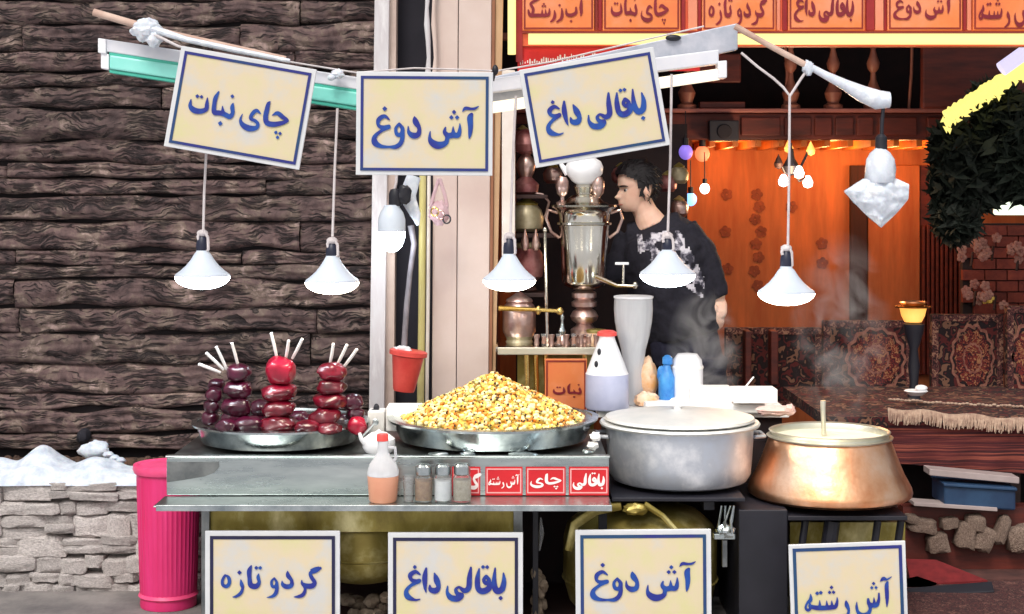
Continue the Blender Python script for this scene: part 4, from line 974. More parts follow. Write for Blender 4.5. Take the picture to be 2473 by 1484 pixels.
# column bulb
t = thing('hanging_bulb', P(946, 612, 6.45), 'lit plain round bulb hanging close to the white column channel', 'lamp')
a = MB(); a.tube(vt([(958,420),(957,440),(952,462)], 6.45), .006, 8); build(a, 'wire', M['wire'], t)
a = MB(); p = P(955, 498, 6.45); a.lathe(p, [(.024,0),(.028,.01),(.028,.05),(.02,.07),(0,.074)], 18); build(a, 'socket', M['black'], t)
a = MB(); s_ = S(6.45); a.lathe(P(946, 560, 6.45), [(33*s_,0),(33*s_,.05),(28*s_,.08),(20*s_,.1),(18*s_,.112)], 28); build(a, 'shell', M['bulbshell'], t)
a = MB(); a.lathe(P(946, 560, 6.45), [(0,-50*s_),(12*s_,-47*s_),(24*s_,-36*s_),(31*s_,-18*s_),(33*s_,0)], 28); build(a, 'diffuser', M['ledcool'], t)
a = MB(); a.tube(vt([(1000,425),(985,470),(990,490),(1004,520),(1010,545)], 6.5), [.03,.035,.03,.022,.006], 12, flat=.4); solo(a, 'plastic_bag', M['plastic'], 'white plastic strip bag hanging beside the plain bulb', 'bag')
a = MB(); p = P(976, 470, 6.44); a.ell(p, .03, .02, .04, 14, 10, crumple(0,0,0,0,30,.3)); solo(a, 'socket_cover', M['black'], 'dark spare socket hanging between the plain bulb and the white bag', 'socket')
t = thing('hanging_bag', P(1062, 552, 6.55), 'pinkish clear bag of small rings hung on the beige panel', 'bag')
a = MB(); a.tube(vt([(1060,432),(1048,470),(1040,500)], 6.6), .008, 8); a.tube(vt([(1062,432),(1074,470),(1080,500)], 6.6), .008, 8); build(a, 'handle', M['pinkwrap'], t)
a = MB(); a.ell(P(1061,515,6.6), .045, .03, .05, 18, 12, crumple(0,0,0,0,40,.25)); build(a, 'pouch', M['pinkwrap'], t)
for k, (vx, vy, m_) in enumerate(((1050,512,'brasspol'),(1064,520,'chromepink'),(1079,530,'black'))):
    a = MB(); c = P(vx, vy, 6.54); a.tube([c+Vector((math.cos(q)*.016, 0, math.sin(q)*.018)) for q in [2*math.pi*i/14 for i in range(15)]], .004, 6); build(a, 'ring', M[m_], t)
# hose and bucket
a = MB(); a.tube(vt([(992,545,6.6),(1000,590,6.6),(990,660,6.6),(982,740,6.6),(978,800,6.6),(976,838,6.6)], 6.6), [.014,.012,.011,.012,.012,.013], 12); solo(a, 'hose', M['greyhose'], 'grey hose hanging down the dark slot into the red bucket', 'hose')
DQ = 6.55
t = thing('bucket', P(975, 945, DQ), 'small red plastic bucket hanging tilted in front of the dark slot', 'bucket')
a = MB(); c = P(975, 945, DQ); s_ = S(DQ)
a.lathe((0,0,0), [(0,0),(25*s_,0),(27*s_,.01),(40*s_,.165),(41*s_,.17),(37*s_,.17),(25*s_,.02),(0,.018)], 30)
a.v = [tuple(Matrix.Rotation(R(7), 3, 'Y') @ Vector(v) + c) for v in a.v]; build(a, 'body', M['redbucket'], t)
a = MB(); a.lathe((0,0,0), [(40*s_,.150),(46*s_,.154),(46*s_,.172),(41*s_,.176)], 30); a.v = [tuple(Matrix.Rotation(R(7), 3, 'Y') @ Vector(v) + c) for v in a.v]; build(a, 'rim', M['redbucket'], t)
a = MB(); a.ell(P(972, 848, DQ), .04, .04, .022, 16, 10, crumple(0,0,0,0,50,.4)); build(a, 'white_rag', M['whiteplastic'], t)

# wrapped unlit bulb with paper bag
t = thing('wrapped_bulb', P(2120, 548, 5.62), 'unlit bulb in a white plastic bag hung from the end of the wrapped pole', 'lamp')
a = MB(); a.tube(vt([(2134,250),(2130,300),(2129,335)], 5.62), .007, 8); build(a, 'cord', M['black'], t)
a = MB(); a.lathe(P(2128, 362, 5.62), [(.019,0),(.022,.004),(.021,.045),(.012,.056),(0,.058)], 18); build(a, 'socket', M['black'], t)
a = MB(); s_ = S(5.62); a.lathe(P(2126, 436, 5.62), [(r_*s_, z*s_) for r_, z in ((30,-6),(36,6),(36,28),(33,50),(24,66),(14,75),(12,78))], 28, jit=lambda q, z: .05*math.sin(q*7+z*60)); build(a, 'plastic_cap', M['plastic'], t)
a = MB()
def fnb(u, v):
    # crumpled diamond bag: outline from the top corners down to a point
    L_ = [(2085,432),(2038,462),(2060,488),(2092,520),(2128,550)]; R__ = [(2166,432),(2196,446),(2194,482),(2166,515),(2129,550)]
    k = min(3.999, v*4); i = int(k); f_ = k-i
    l = [L_[i][j]+(L_[i+1][j]-L_[i][j])*f_ for j in (0,1)]; r__ = [R__[i][j]+(R__[i+1][j]-R__[i][j])*f_ for j in (0,1)]
    x = l[0]+(r__[0]-l[0])*u; y = l[1]+(r__[1]-l[1])*u
    bul = math.sin(math.pi*u)*math.sin(math.pi*min(1, .2+v*.8))
    return P(x, y, 5.62 - .045*bul - .012*noise.noise(Vector((x*.05, y*.05, 0))) - .006*noise.noise(Vector((x*.15, y*.15, 3))))
a.grid(34, 34, fnb)
def fnb2(u, v):
    p = fnb(u, v); return Vector((p.x, 2*5.625-p.y, p.z))
a.grid(34, 34, fnb2); build(a, 'bag', M['plastic'], t, sharp=180)

# ================================================================== the cart
DCt = 5.6
zc0, zc1 = Z(1200, DCt), Z(1106, DCt)
zsh = .565
xl, xr = X(402, DCt), X(1471, DCt)
t = thing('cart', ((xl+xr)/2, 5.9, .03), 'steel food cart counter with a narrow front shelf and olive metal skirt', 'cart')
a = MB(); a.box(xl, xr, DCt, DCt+.025, zsh+.002, zc1); build(a, 'front_panel', M['steel'], t, bev=.004)
a = MB(); a.box(xl+.004, xr-.004, DCt+.026, 6.32, zc1-.03, zc1-.004); build(a, 'counter_top', M['steeldark'], t, bev=.003)
a = MB(); a.box(xl-.004, xr+.004, DCt-.006, DCt+.03, zc1, zc1+.008); build(a, 'top_lip', M['steel'], t, bev=.003)
sx0, sx1 = X(370, 5.42), X(1478, 5.42)
a = MB(); a.box(sx0, sx1, 5.42, DCt-.001, zsh-.006, zsh); build(a, 'shelf', M['steel'], t, bev=.002)
a = MB(); a.box(sx0+.01, sx1, 5.416, 5.422, zsh-.018, zsh+.004); build(a, 'shelf_edge', M['tray'], t, bev=.002)
a = MB()
p0, p1, p2 = P(404, 1118, DCt-.003), P(404, 1162, DCt-.003), P(528, 1118, DCt-.003)
n = 14; pl = [(X(404,DCt), Z(1116,DCt)), (X(528,DCt), Z(1116,DCt)), (X(530,DCt), Z(1128,DCt)), (X(518,DCt), Z(1142,DCt)), (X(494,DCt), Z(1151,DCt)), (X(440,DCt), Z(1160,DCt)), (X(404,DCt), Z(1165,DCt))]
a.prism(pl, DCt-.004, DCt-.001); build(a, 'dull_patch', M['steeldark'], t)  # darker, duller steel patch on the upper corner of the panel
a = MB(); a.box(X(488, 5.56), X(1262, 5.56), 5.56, 5.585, Z(1286, 5.56), zsh-.03); build(a, 'skirt', M['skirt'], t, bev=.003)
for vx0, vx1 in ((486,506),(1240,1262),(1286,1300),(1446,1466)):
    a = MB(); a.vbox(vx0, vx1, 1226, 1500, 5.54 if vx0 < 1270 else 5.7, 5.57 if vx0 < 1270 else 5.73); build(a, 'leg', M['steeldark'] if vx0 < 1270 else M['black'], t, bev=.002)
a = MB(); a.box(xl+.02, X(2190, 5.6), 6.25, 6.28, .03, zsh+.1); build(a, 'shade_panel', M['interior'], t)  # dark panel added to blacken the space under the cart
a = MB(); a.box(xl+.1, xr, 5.62, 6.24, .06, .09); build(a, 'lower_shelf', M['darkwood'], t)
# red strip of stickers
DSt = DCt-.0035
for k, (x0, x1, wd, w_, h_, lb) in enumerate(((1092,1160,'gaf',34,40,'red sticker half hidden behind the last spice jar'),(1172,1262,'ash_reshte',76,34,'red sticker reading ash reshteh in white letters'),(1270,1366,'chay',76,38,'red sticker reading chay in white letters'),(1374,1470,'baghali',78,42,'red sticker reading baghali at the end of the counter front'))):
    t2 = thing('sticker', P((x0+x1)/2, 1196, DSt), lb, 'sticker', 'red stickers in a row on the counter front')
    a = MB(); a.vbox(x0, x1, 1128, 1197, DSt, DSt+.0015); build(a, 'ground', M['red'], t2)
    a = MB(); frame_strip(a, ((x0+x1)/2, 1162), x1-x0-6, 60, 3, 0, DSt-.001, .0008); build(a, 'outline', M['redline'], t2)
    cx = (x0+x1)/2 if k else 1146
    lettering(wd, (cx, 1163), (w_, h_), 0, DSt-.002, M['whiteprint'], t2)

# brass drums and clutter below
def drum(name, cx, w, y0, y1, d, lab, eye=None, cat='drum'):
    t = thing(name, P(cx, y1, d), lab, cat); s_ = S(d); r = w/2*s_; H = (y1-y0)*s_
    pr = [(0,0),(r*.45,.004),(r*.75,H*.07),(r*.93,H*.2),(r,H*.38),(r,H*.7),(r*.95,H*.82),(r*.75,H*.93),(r*.4,H*.99),(0,H)]
    a = MB(); a.lathe(P(cx, y1, d), pr, 40, jit=lambda q, z: .01*noise.noise(Vector((q*3, z*12, 0)))); build(a, 'body', M['brass'], t)
    a = MB(); a.lathe(P(cx, y1, d), [(r*.995,H*.36),(r*1.02,H*.375),(r*.995,H*.39)], 40); build(a, 'band', M['brass'], t)
    if eye:
        a = MB(); p = P(eye[0], eye[1], d-r*eye[2]); a.ell(p, .026, .01, .009, 14, 8); build(a, 'hole', M['slot'], t)
    return t
drum('brass_drum', 880, 230, 1222, 1402, 5.80, 'round bottomed old brass drum hanging between the two lowest cream signs')
drum('brass_drum', 1165, 140, 1236, 1450, 5.72, 'narrow brass drum with a dark eye shaped hole behind a low sign', (1172, 1262, .55))
drum('brass_drum', 1545, 370, 1212, 1500, 5.92, 'wide brass drum below the aluminium pot')
a = MB(); a.tube(vt([(1372,1330),(1388,1268),(1440,1232),(1500,1222)], 5.68), [.014,.018,.02,.016], 12, flat=.5); solo(a, 'brass_strap', M['brass'], 'curved brass strap arching over the wide drum', 'strap')
a = MB(); a.tube(vt([(1556,1218),(1600,1246),(1650,1300)], 5.66), [.012,.01,.009], 10); solo(a, 'brass_pipe', M['brass'], 'slanting brass pipe in front of the wide drum', 'pipe')
a = MB(); a.ell(P(1535,1230,5.66), .045, .03, .022, 16, 10, crumple(0,0,0,0,60,.3)); solo(a, 'burner_knob', M['brass'], 'lumpy brass burner fitting under the aluminium pot', 'fitting')
a = MB(); r_ = random.Random(31)
for k in range(30): a.ell(P(r_.uniform(830,935), r_.uniform(1440,1500), 5.75+r_.random()*.2), .03, .03, .02, 8, 6, crumple(0,0,0,0,k,.5))
solo(a, 'rubble_heap', M['debris'], 'dim heap of rubble on the ground under the brass drum', 'rubble')['kind'] = 'stuff'
a = MB()
for k in range(16): a.ell(P(1302+r_.uniform(-12,12), r_.uniform(1370,1500), 5.7+r_.random()*.1), .016, .016, .024, 8, 6, crumple(0,0,0,0,k,.5))
solo(a, 'rubble_heap', M['debris'], 'pale crumbly rubble in the dark gap between two low signs', 'rubble')['kind'] = 'stuff'
a = MB(); a.tube(vt([(1306,1250),(1308,1290),(1303,1330)], 5.7), [.003,.01,.003], 8); solo(a, 'glass_shard', M['clear'], 'small pale hanging drop in the dark gap under the counter end', 'glass')
# regulator tangle
t = thing('gas_regulator', P(1750, 1312, 5.62), 'tangled silver gas regulator and tubes beside the dark stand', 'regulator')
a = MB(); a.ell(P(1752,1284,5.62), .035, .03, .028, 16, 10, crumple(0,0,0,0,70,.35)); build(a, 'valve', M['tray'], t)
a = MB(); a.vbox(1724, 1776, 1290, 1304, 5.6, 5.64); build(a, 'clamp', M['steel'], t, bev=.003)
for k in range(5):
    a = MB(); a.tube(vt([(1732+k*9,1290),(1740+k*8+r_.uniform(-8,8),1258),(1745+k*6+r_.uniform(-14,14),1222)], 5.62-.01*k), .0045, 8); build(a, 'tube', M['tray'], t)
a = MB(); a.vbox(1745, 1756, 1306, 1370, 5.63, 5.65); build(a, 'spigot', M['steeldark'], t)
# dark stand + fryer box under the copper pot
t = thing('pot_stand', P(1840, 1500, 5.85), 'black metal stand between the two big pots', 'stand')
a = MB(); a.vbox(1784, 1902, 1232, 1540, 5.66, 6.2); build(a, 'block', M['black'], t, bev=.004)
a = MB(); a.vbox(1478, 1800, 1203, 1212, 5.66, 6.2); build(a, 'grate', M['black'], t, bev=.002)
a = MB(); a.vbox(1700, 1725, 1213, 1232, 5.7, 6.2); build(a, 'bracket', M['black'], t)
t = thing('stove_table', P(2050, 1500, 5.85), 'dark table with black legs carrying the copper pot', 'table')
a = MB(); a.vbox(1903, 2192, 1247, 1258, 5.66, 6.16); build(a, 'top', M['black'], t, bev=.003)
for vx in (1945, 2010, 2120, 2176):
    a = MB(); a.tube(vt([(vx,1258,5.72),(vx-10,1330,5.72),(vx-14,1500,5.72)], 5.72), .014 if vx != 2010 else .03, 10); build(a, 'leg', M['black'], t)
a = MB(); a.vbox(1908, 2186, 1262, 1500, 5.8, 5.83); build(a, 'metal_sheet', M['skirt'], t)

# low signs
LS = 5.46
for (cx, cy, w_, h_, ang, wd, tc, ts, lab, ln) in (
    (658,1408,326,250,0,'gerdu_taze',(655,1405),(244,80),'low cream sign reading gerdu taze beside the pink bin','navyline'),
    (1100,1411,326,248,0,'baghali_dagh',(1099,1410),(248,88),'low cream sign reading baghali dagh under the counter stickers','navyline'),
    (1554,1404,328,248,-.4,'ash_dugh',(1553,1405),(257,97),'low cream sign reading ash dugh under the aluminium pot','blueline'),
    (2050,1440,282,256,-2.0,'ash_reshte',(2049,1446),(214,100),'small low cream sign reading ash reshteh under the copper pot','blueline')):
    menu_sign((cx,cy), w_, h_, ang, LS, wd, tc, ts, lab, ln, inset=16 if w_ > 300 else 13, tl=8, group='cream signs leaning along the foot of the cart')

# ================================================================== trays
def tray(cx, d, rad, z, h, lab, m_='tray', slope=.86):
    t = thing('round_tray', (X(cx, d), d, z), lab, 'tray'); c = (X(cx, d), d, z)
    a = MB(); a.lathe(c, [(0,.002),(rad*slope,0),(rad*(slope+.04),.006),(rad*.97,h*.85),(rad*.985,h),(rad*.96,h),(rad*slope,.012),(0,.010)], 72, jit=lambda q, z: .006*math.sin(q*9)); build(a, 'bowl', M[m_], t)
    a = MB(); a.lathe(c, [(rad*.97,h*.86),(rad*1.015,h*.9),(rad*1.02,h*1.0),(rad*.96,h*1.03),(rad*.955,h*.97)], 72, jit=lambda q, z: .006*math.sin(q*9)); build(a, 'rim', M['tray'], t)
    return t, c
zct = zc1+.008
tB, cB = tray(678, 5.96, .335, zct, .078, 'round metal tray full of glazed beets on the counter')
tF, cF = tray(1190, 5.99, .405, zct+.004, .085, 'wide round metal tray heaped with broad beans on the counter')
a = MB(); a.vbox(1040, 1340, 1100, 1106, 5.605, 6.2); a.v = [(x, y, z) for x, y, z in a.v]
# small clutter between tray and counter
for k, (vx, vy, w_) in enumerate(((1060,1098,26),(1130,1096,20),(1260,1097,34),(1420,1090,16))):
    a = MB(); a.ell(P(vx, vy, 5.63), w_*S(5.63), .014, .009, 12, 8, crumple(0,0,0,0,80+k,.4)); solo(a, 'foil_scrap', M['tray'], ('crumpled foil scrap under the bean tray, near the red capped bottle','crumpled foil scrap under the bean tray above the white salt jar','long crumpled foil scrap under the bean tray above the red stickers','crumpled foil scrap at the end of the counter beside the aluminium pot')[k], 'foil')
for k, (vx, vy) in enumerate(((1437,1055),(1432,1078))):
    a = MB(); a.ell(P(vx, vy, 5.7), .02, .02, .016, 12, 8, crumple(0,0,0,0,90+k,.5)); solo(a, 'garlic_bulb', M['white'], ('small white lump at the bean tray rim beside the aluminium pot','small white lump lying on the counter end beside the aluminium pot')[k], 'lump')

# ---- beets
beet_list = [ # x, y, halfwidth, halfheight, depth offset, material, stack name
 (578,902,30,21,-.02,'beetdark','dark'),(575,942,34,21,-.02,'beetdark','dark'),(572,985,36,23,-.03,'beetdark','dark'),(598,1026,38,20,-.06,'beetdark','dark'),
 (522,930,20,14,.05,'beetdark','low'),(516,955,20,19,.0,'beetdark','low'),(512,984,20,17,.0,'beetdark','low'),(508,1011,21,17,.0,'beetdark','low'),(548,1030,27,16,-.1,'beetdark','low'),
 (677,899,37,35,-.03,'beetred','tall'),(675,949,42,21,-.03,'beet','tall'),(672,989,40,22,-.03,'beet','tall'),(672,1027,44,20,-.05,'beet','tall'),
 (802,899,34,22,-.02,'beet','brown'),(800,936,35,18,-.02,'beet','brown'),(795,970,40,19,-.02,'beet','brown'),(785,1009,38,22,-.05,'beet','brown'),(795,1036,30,14,-.1,'beet','brown'),
 (853,973,25,19,.02,'beetdark','short'),(858,1001,22,15,.02,'beetdark','short'),(862,1030,23,22,-.02,'beetred','short'),(742,1032,30,16,-.1,'beet','lone')]
bnames = {'dark':'in the darkest stack of the tray', 'low':'in the narrow outer stack by the plank wall', 'tall':'in the tallest stack', 'brown':'in the red stack next to the short stack', 'short':'in the short stack nearest the column', 'lone':'alone'}
ordw = ['top', 'second', 'third', 'fourth', 'lowest']
cnt = {}
tot = {k: sum(1 for b_ in beet_list if b_[6] == k) for k in bnames}
for x, y, hw, hh, do, m_, stck in beet_list:
    d = 5.80+do; i = cnt.get(stck, 0); cnt[stck] = i+1; s_ = S(d); seed = x*.7+y
    pos = 'lowest' if i == tot[stck]-1 else ordw[i]
    lab = 'glazed beet lying low on the tray between the tallest stack and the next' if stck == 'lone' else ('%s %s beet %s' % (pos, {'beet':'glazed red','beetdark':'dark purple','beetred':'bright crimson'}[m_], bnames[stck]))
    def bf(v, seed=seed, hh=hh):
        q = 1 + .2*noise.noise(v*1.3+Vector((seed,0,0))) + .07*noise.noise(v*5+Vector((seed,1,0)))
        q *= (abs(v.x)**2.5+abs(v.y)**2.5+abs(v.z)**2.5)**(-1/2.5)*(1.0 if hh < 28 else .97)*(1 - .10*max(0, -v.z))
        return q
    a = MB(); a.ell(P(x, y, d), hw*s_, hw*s_*.95, hh*s_*1.04, 28, 18, bf); solo(a, 'beet', M[m_], lab, 'beet', 'glazed beets stacked on the tray', fixn=False)
# rear rows, partly seen between the front stacks
for k, (x, y, hw, hh) in enumerate(((622,1020,28,20),(628,985,26,20),(722,1010,26,20),(830,1020,26,20),(560,1010,26,20),(748,1016,24,16))):
    d = 6.02; s_ = S(d); a = MB(); a.ell(P(x, y, d), hw*s_, hw*s_, hh*s_, 18, 12, lambda v, k=k: 1+.12*noise.noise(v*1.5+Vector((k,0,0)))); 
    o = solo(a, 'beet', M['beetdark'], ('dark beet showing between the darkest and the tallest stack, lower one','dark beet showing between the darkest and the tallest stack, upper one','dark beet in the gap just past the tallest stack','dark beet tucked behind the short stack','dark beet tucked behind the darkest stack','dark beet behind the lone low beet')[k], 'beet', 'glazed beets in the rear row', fixn=False)
sk = [((480,880),(532,900),'lowest slanting skewer leaning out over the tray edge'),((498,853),(540,893),'second skewer from below in the four skewers of the dark stack'),((522,838),(548,893),'thick double skewer third in the dark stack'),((560,829),(575,884),'upright skewer standing in the top dark beet'),
 ((655,805),(669,866),'long skewer leaning away in the bright crimson beet'),((697,823),(690,866),'middle short skewer in the bright crimson beet'),((730,819),(706,866),'skewer slanting toward the column in the bright crimson beet'),
 ((805,831),(797,880),'upright skewer in the stack nearest the column'),((838,833),(815,880),'thick slanting skewer in the stack nearest the column'),((862,844),(832,884),'outermost skewer pointing at the white column channel')]
for (a0, a1, lab) in sk:
    p, q = P(a0[0], a0[1], 5.74), P(a1[0], a1[1], 5.79); a = MB(); a.tube([p, (p*.5+q*.5)+Vector((.001,0,0)), q], [.0056,.0062,.0052], 8); solo(a, 'skewer', M['skewer'], lab, 'skewer', 'white skewers stuck in the beets')

# ---- broad bean heap
zr = cF[2]+.062; HP = Z(906, 5.99)-zr; RH = .365
def hp(r):
    t_ = min(1, r/RH); return HP*(1-t_**1.25)*(1 + .12*math.sin(math.pi*t_)*-1 + .0)
a = MB(); a.lathe((cF[0], cF[1], zr-.02), [(RH*1.03,0)] + [(RH*(1-k/16), .012+hp(RH*(1-k/16))) for k in range(16)] + [(0, HP+.01)], 48)
core = build(a, 'bean_heap', M['bean2']); tag(core, 'heaped mass of cooked broad beans filling the wide tray', 'beans', kind='stuff')
def bean_mesh(nm, m_, eye):
    mb = MB(); mb.m = 0
    mb.ell((0,0,0), .5, .30, .34, 10, 6, lambda v: 1 - .16*max(0, 1-abs(v.x)*1.8)*(1 if v.y > 0 else 0))
    if eye: mb.m = 0
    me = bpy.data.meshes.new(nm); mats = [m_, M['beaneye']]
    k0 = len(mb.f); mi = [0]*k0
    if eye:
        mb.ell((.36,-.08,.09), .2, .2, .17, 8, 5); mi += [1]*(len(mb.f)-k0)
    me.from_pydata(mb.v, [], mb.f); me.polygons.foreach_set('use_smooth', [True]*len(mb.f))
    for x in mats: me.materials.append(x)
    me.polygons.foreach_set('material_index', mi); return me
BM = [bean_mesh('broad_bean', M[k], e) for k, e in (('bean1',1),('bean2',1),('bean3',1),('bean1',0),('bean2',0),('bean4',1),('bean3',0))]
r_ = random.Random(77); cand = []
for k in range(2600):
    q = r_.uniform(0, 2*math.pi); r = RH*math.sqrt(r_.random())*1.0
    x, y = r*math.cos(q), r*math.sin(q); z = zr + hp(r) + r_.uniform(-.006, .008)
    dh = (hp(r+.004)-hp(max(0, r-.004)))/(.008 if r > .004 else .004+r)
    nrm = Vector((-dh*math.cos(q), -dh*math.sin(q), 1)).normalized()
    facing = -nrm.y
    cand.append((facing + .3 - y*1.2, x, y, z, nrm))
cand.sort(key=lambda c: -c[0])
def bean_matrix(x, y, z, nrm, L_):
    tdir = Vector((r_.uniform(-1,1), r_.uniform(-1,1), r_.uniform(-1,1))); tdir = (tdir - nrm*tdir.dot(nrm)*.8).normalized()
    b = nrm.cross(tdir).normalized(); n2 = tdir.cross(b)
    m_ = Matrix((tdir, b, n2)).transposed().to_4x4(); m_.translation = Vector((cF[0]+x, cF[1]+y, z)) + nrm*.003
    return m_ @ Matrix.Diagonal((L_, L_, L_, 1))
# singles: those spread over the face turned to the street
front = cand[:900]; r_.shuffle(front); singles, rest = front[:300], front[300:] + cand[900:]
wts = [0,0,0,1,1,2,2,3,3,4,5,6]
for f_, x, y, z, nrm in singles:
    o = bpy.data.objects.new('broad_bean', BM[r_.choice(wts)]); COL.objects.link(o)
    o.matrix_world = bean_matrix(x, y, z+.004, nrm, r_.uniform(.018,.031))
    tag(o, '%s cooked broad bean lying on the street side of the heap' % {'cream bean':'cream','yellow bean':'yellow','orange bean':'orange','olive bean':'olive green'}[o.data.materials[0].name.split('.')[0]], 'bean', 'broad beans heaped on the wide tray')
bmv = [[] for _ in range(8)]
allv, allf, mi = [], [], []
names = ['bean1','bean2','bean3','bean4','beaneye']; mid = {M[k].name: i for i, k in enumerate(names)}
for f_, x, y, z, nrm in rest:
    me = BM[r_.choice(wts)]; mm_ = bean_matrix(x, y, z, nrm, r_.uniform(.020,.027)); b = len(allv)
    allv += [tuple(mm_ @ v.co) for v in me.vertices]
    for p in me.polygons: allf.append([b+i for i in p.vertices]); mi.append(mid[me.materials[p.material_index].name])
mb = MB(); mb.v = allv; mb.f = allf; mb.sm = [True]*len(allf); mb.mi = mi
o = build(mb, 'broad_beans', [M[k] for k in names], None, fixn=False, sharp=180); tag(o, 'mass of cooked broad beans in the heap on the wide tray', 'beans', kind='stuff')

# ================================================================== big pots
DP = 5.95
t = thing('aluminium_pot', P(1640, 1196, 5.67), 'big dull aluminium pot with a lid at the end of the counter', 'pot'); s_ = S(DP)
cx = X(1641, DP); zb = Z(1196, 5.66); zt = Z(1018, DP); H = zt-zb
t.location = (cx, DP, zb)
a = MB(); r1 = 178*s_; a.lathe((cx, DP, zb), [(0,0),(r1*.80,0),(r1*.90,.010),(r1*.955,.035),(r1*.975,.09),(r1*.99,H*.7),(r1,H),(r1*.985,H),(r1*.97,H-.02)], 72, jit=lambda q, z: .004*noise.noise(Vector((q*4, z*10, 0)))); build(a, 'body', M['alu'], t)
a = MB(); a.lathe((cx, DP, zt-.004), [(r1*.99,-.012),(r1*1.07,-.008),(r1*1.085,0),(r1*1.07,.006),(r1*.98,.006)], 72); build(a, 'rim', M['lid'], t)
a = MB(); a.lathe((cx, DP, zt+.006), [(r1*.98,0),(r1*1.02,.006),(r1*1.0,.014),(r1*.9,.02),(r1*.55,.034),(r1*.2,.042),(0,.043)], 64); build(a, 'lid', M['lid'], t)
a = MB(); a.lathe((cx-.008, DP, zt+.049), [(.016,-.004),(.012,.008),(.028,.018),(.032,.030),(.022,.040),(0,.043)], 24); build(a, 'knob', M['whiteplastic'], t)
for sgn in (-1, 1):
    a = MB(); a.tube([(cx+sgn*r1*.98, DP-.07, zt-.05), (cx+sgn*(r1+.035), DP-.05, zt-.05), (cx+sgn*(r1+.035), DP+.05, zt-.05), (cx+sgn*r1*.98, DP+.07, zt-.05)], .008, 8); build(a, 'handle', M['alu'], t)
DQ2 = 5.93; s_ = S(DQ2); cx = X(2003, DQ2); zb = Z(1243, 5.62)+.012; zt = Z(1040, DQ2)
t = thing('copper_pot', (cx, DQ2, zb), 'flared hammered copper pot with a pale open mouth and ladle', 'pot')
rb = 196*s_; rm = 142*s_; H = zt-zb
a = MB(); a.lathe((cx, DQ2, zb), [(0,.0),(rb*.6,-.006),(rb*.93,-.002),(rb*.99,.010),(rb,.022),(rb*.985,.04),(rb*.90,H*.36),(rb*.82,H*.60),(rm*1.03,H*.86),(rm*1.0,H*.90)], 90, jit=lambda q, z: .003*noise.noise(Vector((q*7, z*24, 0)))); build(a, 'body', M['copper'], t)
a = MB(); a.lathe((cx, DQ2, zb), [(rm*1.0,H*.895),(rm*1.05,H*.90),(rm*1.06,H*.92),(rm*.99,H*.935),(rm*.985,H*.955),(rm*1.0,H*.985),(rm*1.02,H*1.0),(rm*1.0,H*1.01),(rm*.96,H*.99),(rm*.93,H*.9),(rm*.95,H*.6)], 80); build(a, 'collar', M['tin'], t)
a = MB(); a.lathe((cx, DQ2, zb+H*.90), [(rm*.945,0),(rm*.5,.004),(0,.002)], 60); build(a, 'soup', M['soup'] if 'soup' in M else M['bean1'], t)
a = MB(); a.tube([P(1988, 968, 5.93), P(1988, 1000, 5.93), P(1990, 1052, 5.93)], [7*s_, 6*s_, 6*s_], 10); solo(a, 'ladle', M['tin'], 'pale ladle handle standing up out of the copper pot', 'ladle')

# ================================================================== things on the shelf
def jar(cx, w_, y0, y1, m_, lab, capm='tray'):
    d = 5.50; t = thing('spice_jar', (X(cx, d), d, zsh), lab, 'jar', 'spice jars on the front shelf'); r = w_/2*S(d); Ht = Z(y0, d)-zsh
    a = MB(); a.lathe((X(cx, d), d, zsh+.001), [(0,0),(r*.9,0),(r,.006),(r,Ht*.62),(r*.82,Ht*.70),(0,Ht*.70)], 24); build(a, 'glass_body', M['glass'], t)
    a = MB(); a.lathe((X(cx, d), d, zsh+.006), [(0,0),(r*.9,.001),(r*.9,Ht*.52),(0,Ht*.54)], 20); build(a, 'filling', M[m_], t)
    a = MB(); a.lathe((X(cx, d), d, zsh+.002), [(r*.84,Ht*.70),(r*.92,Ht*.72),(r*.92,Ht*.93),(r*.7,Ht*.985),(0,Ht)], 24); build(a, 'cap', M[capm], t)
jar(1023, 43, 1122, 1203, 'spice', 'spice jar with brown filling, next to the empty glass')
jar(1070, 42, 1121, 1203, 'salt', 'spice jar filled with white salt')
jar(1116, 44, 1120, 1203, 'pepper', 'spice jar with greyish filling covering the end of a red sticker')
a = MB(); d = 5.5; a.lathe((X(987, d), d, zsh+.001), [(0,0),(.018,0),(.021,.09),(.019,.09),(.016,.004),(0,.004)], 20); solo(a, 'empty_glass', M['glass'], 'small empty clear glass between the vinegar bottle and the spice jars', 'glass')
d = 5.5; t = thing('vinegar_bottle', (X(925, d), d, zsh), 'red capped plastic bottle half full of brown vinegar on the shelf', 'bottle'); s_ = S(d); c0 = (X(925, d), d, zsh+.001); Ht = Z(1066, d)-zsh
a = MB(); a.lathe(c0, [(38*s_,Ht*.435),(38*s_,Ht*.50),(32*s_,Ht*.62),(18*s_,Ht*.76),(13*s_,Ht*.84),(13*s_,Ht*1.0),(0,Ht*1.0)], 36); build(a, 'body', M['cups'], t)
a = MB(); a.lathe(c0, [(0,0),(31*s_,0),(34*s_,.008),(38*s_,Ht*.43),(30*s_,Ht*.434)], 36); build(a, 'vinegar', M['vinegar'], t)
a = MB(); a.lathe((c0[0]-.002, c0[1], c0[2]+Ht), [(13.5*s_,0),(14.5*s_,.002),(14*s_,.022),(12*s_,.026),(0,.027)], 24); build(a, 'cap', M['redcap'], t)
a = MB(); a.tube(vt([(936,1080,d),(954,1082,d),(956,1106,d),(944,1124,d)], d), .006, 8); build(a, 'handle', M['cups'], t)
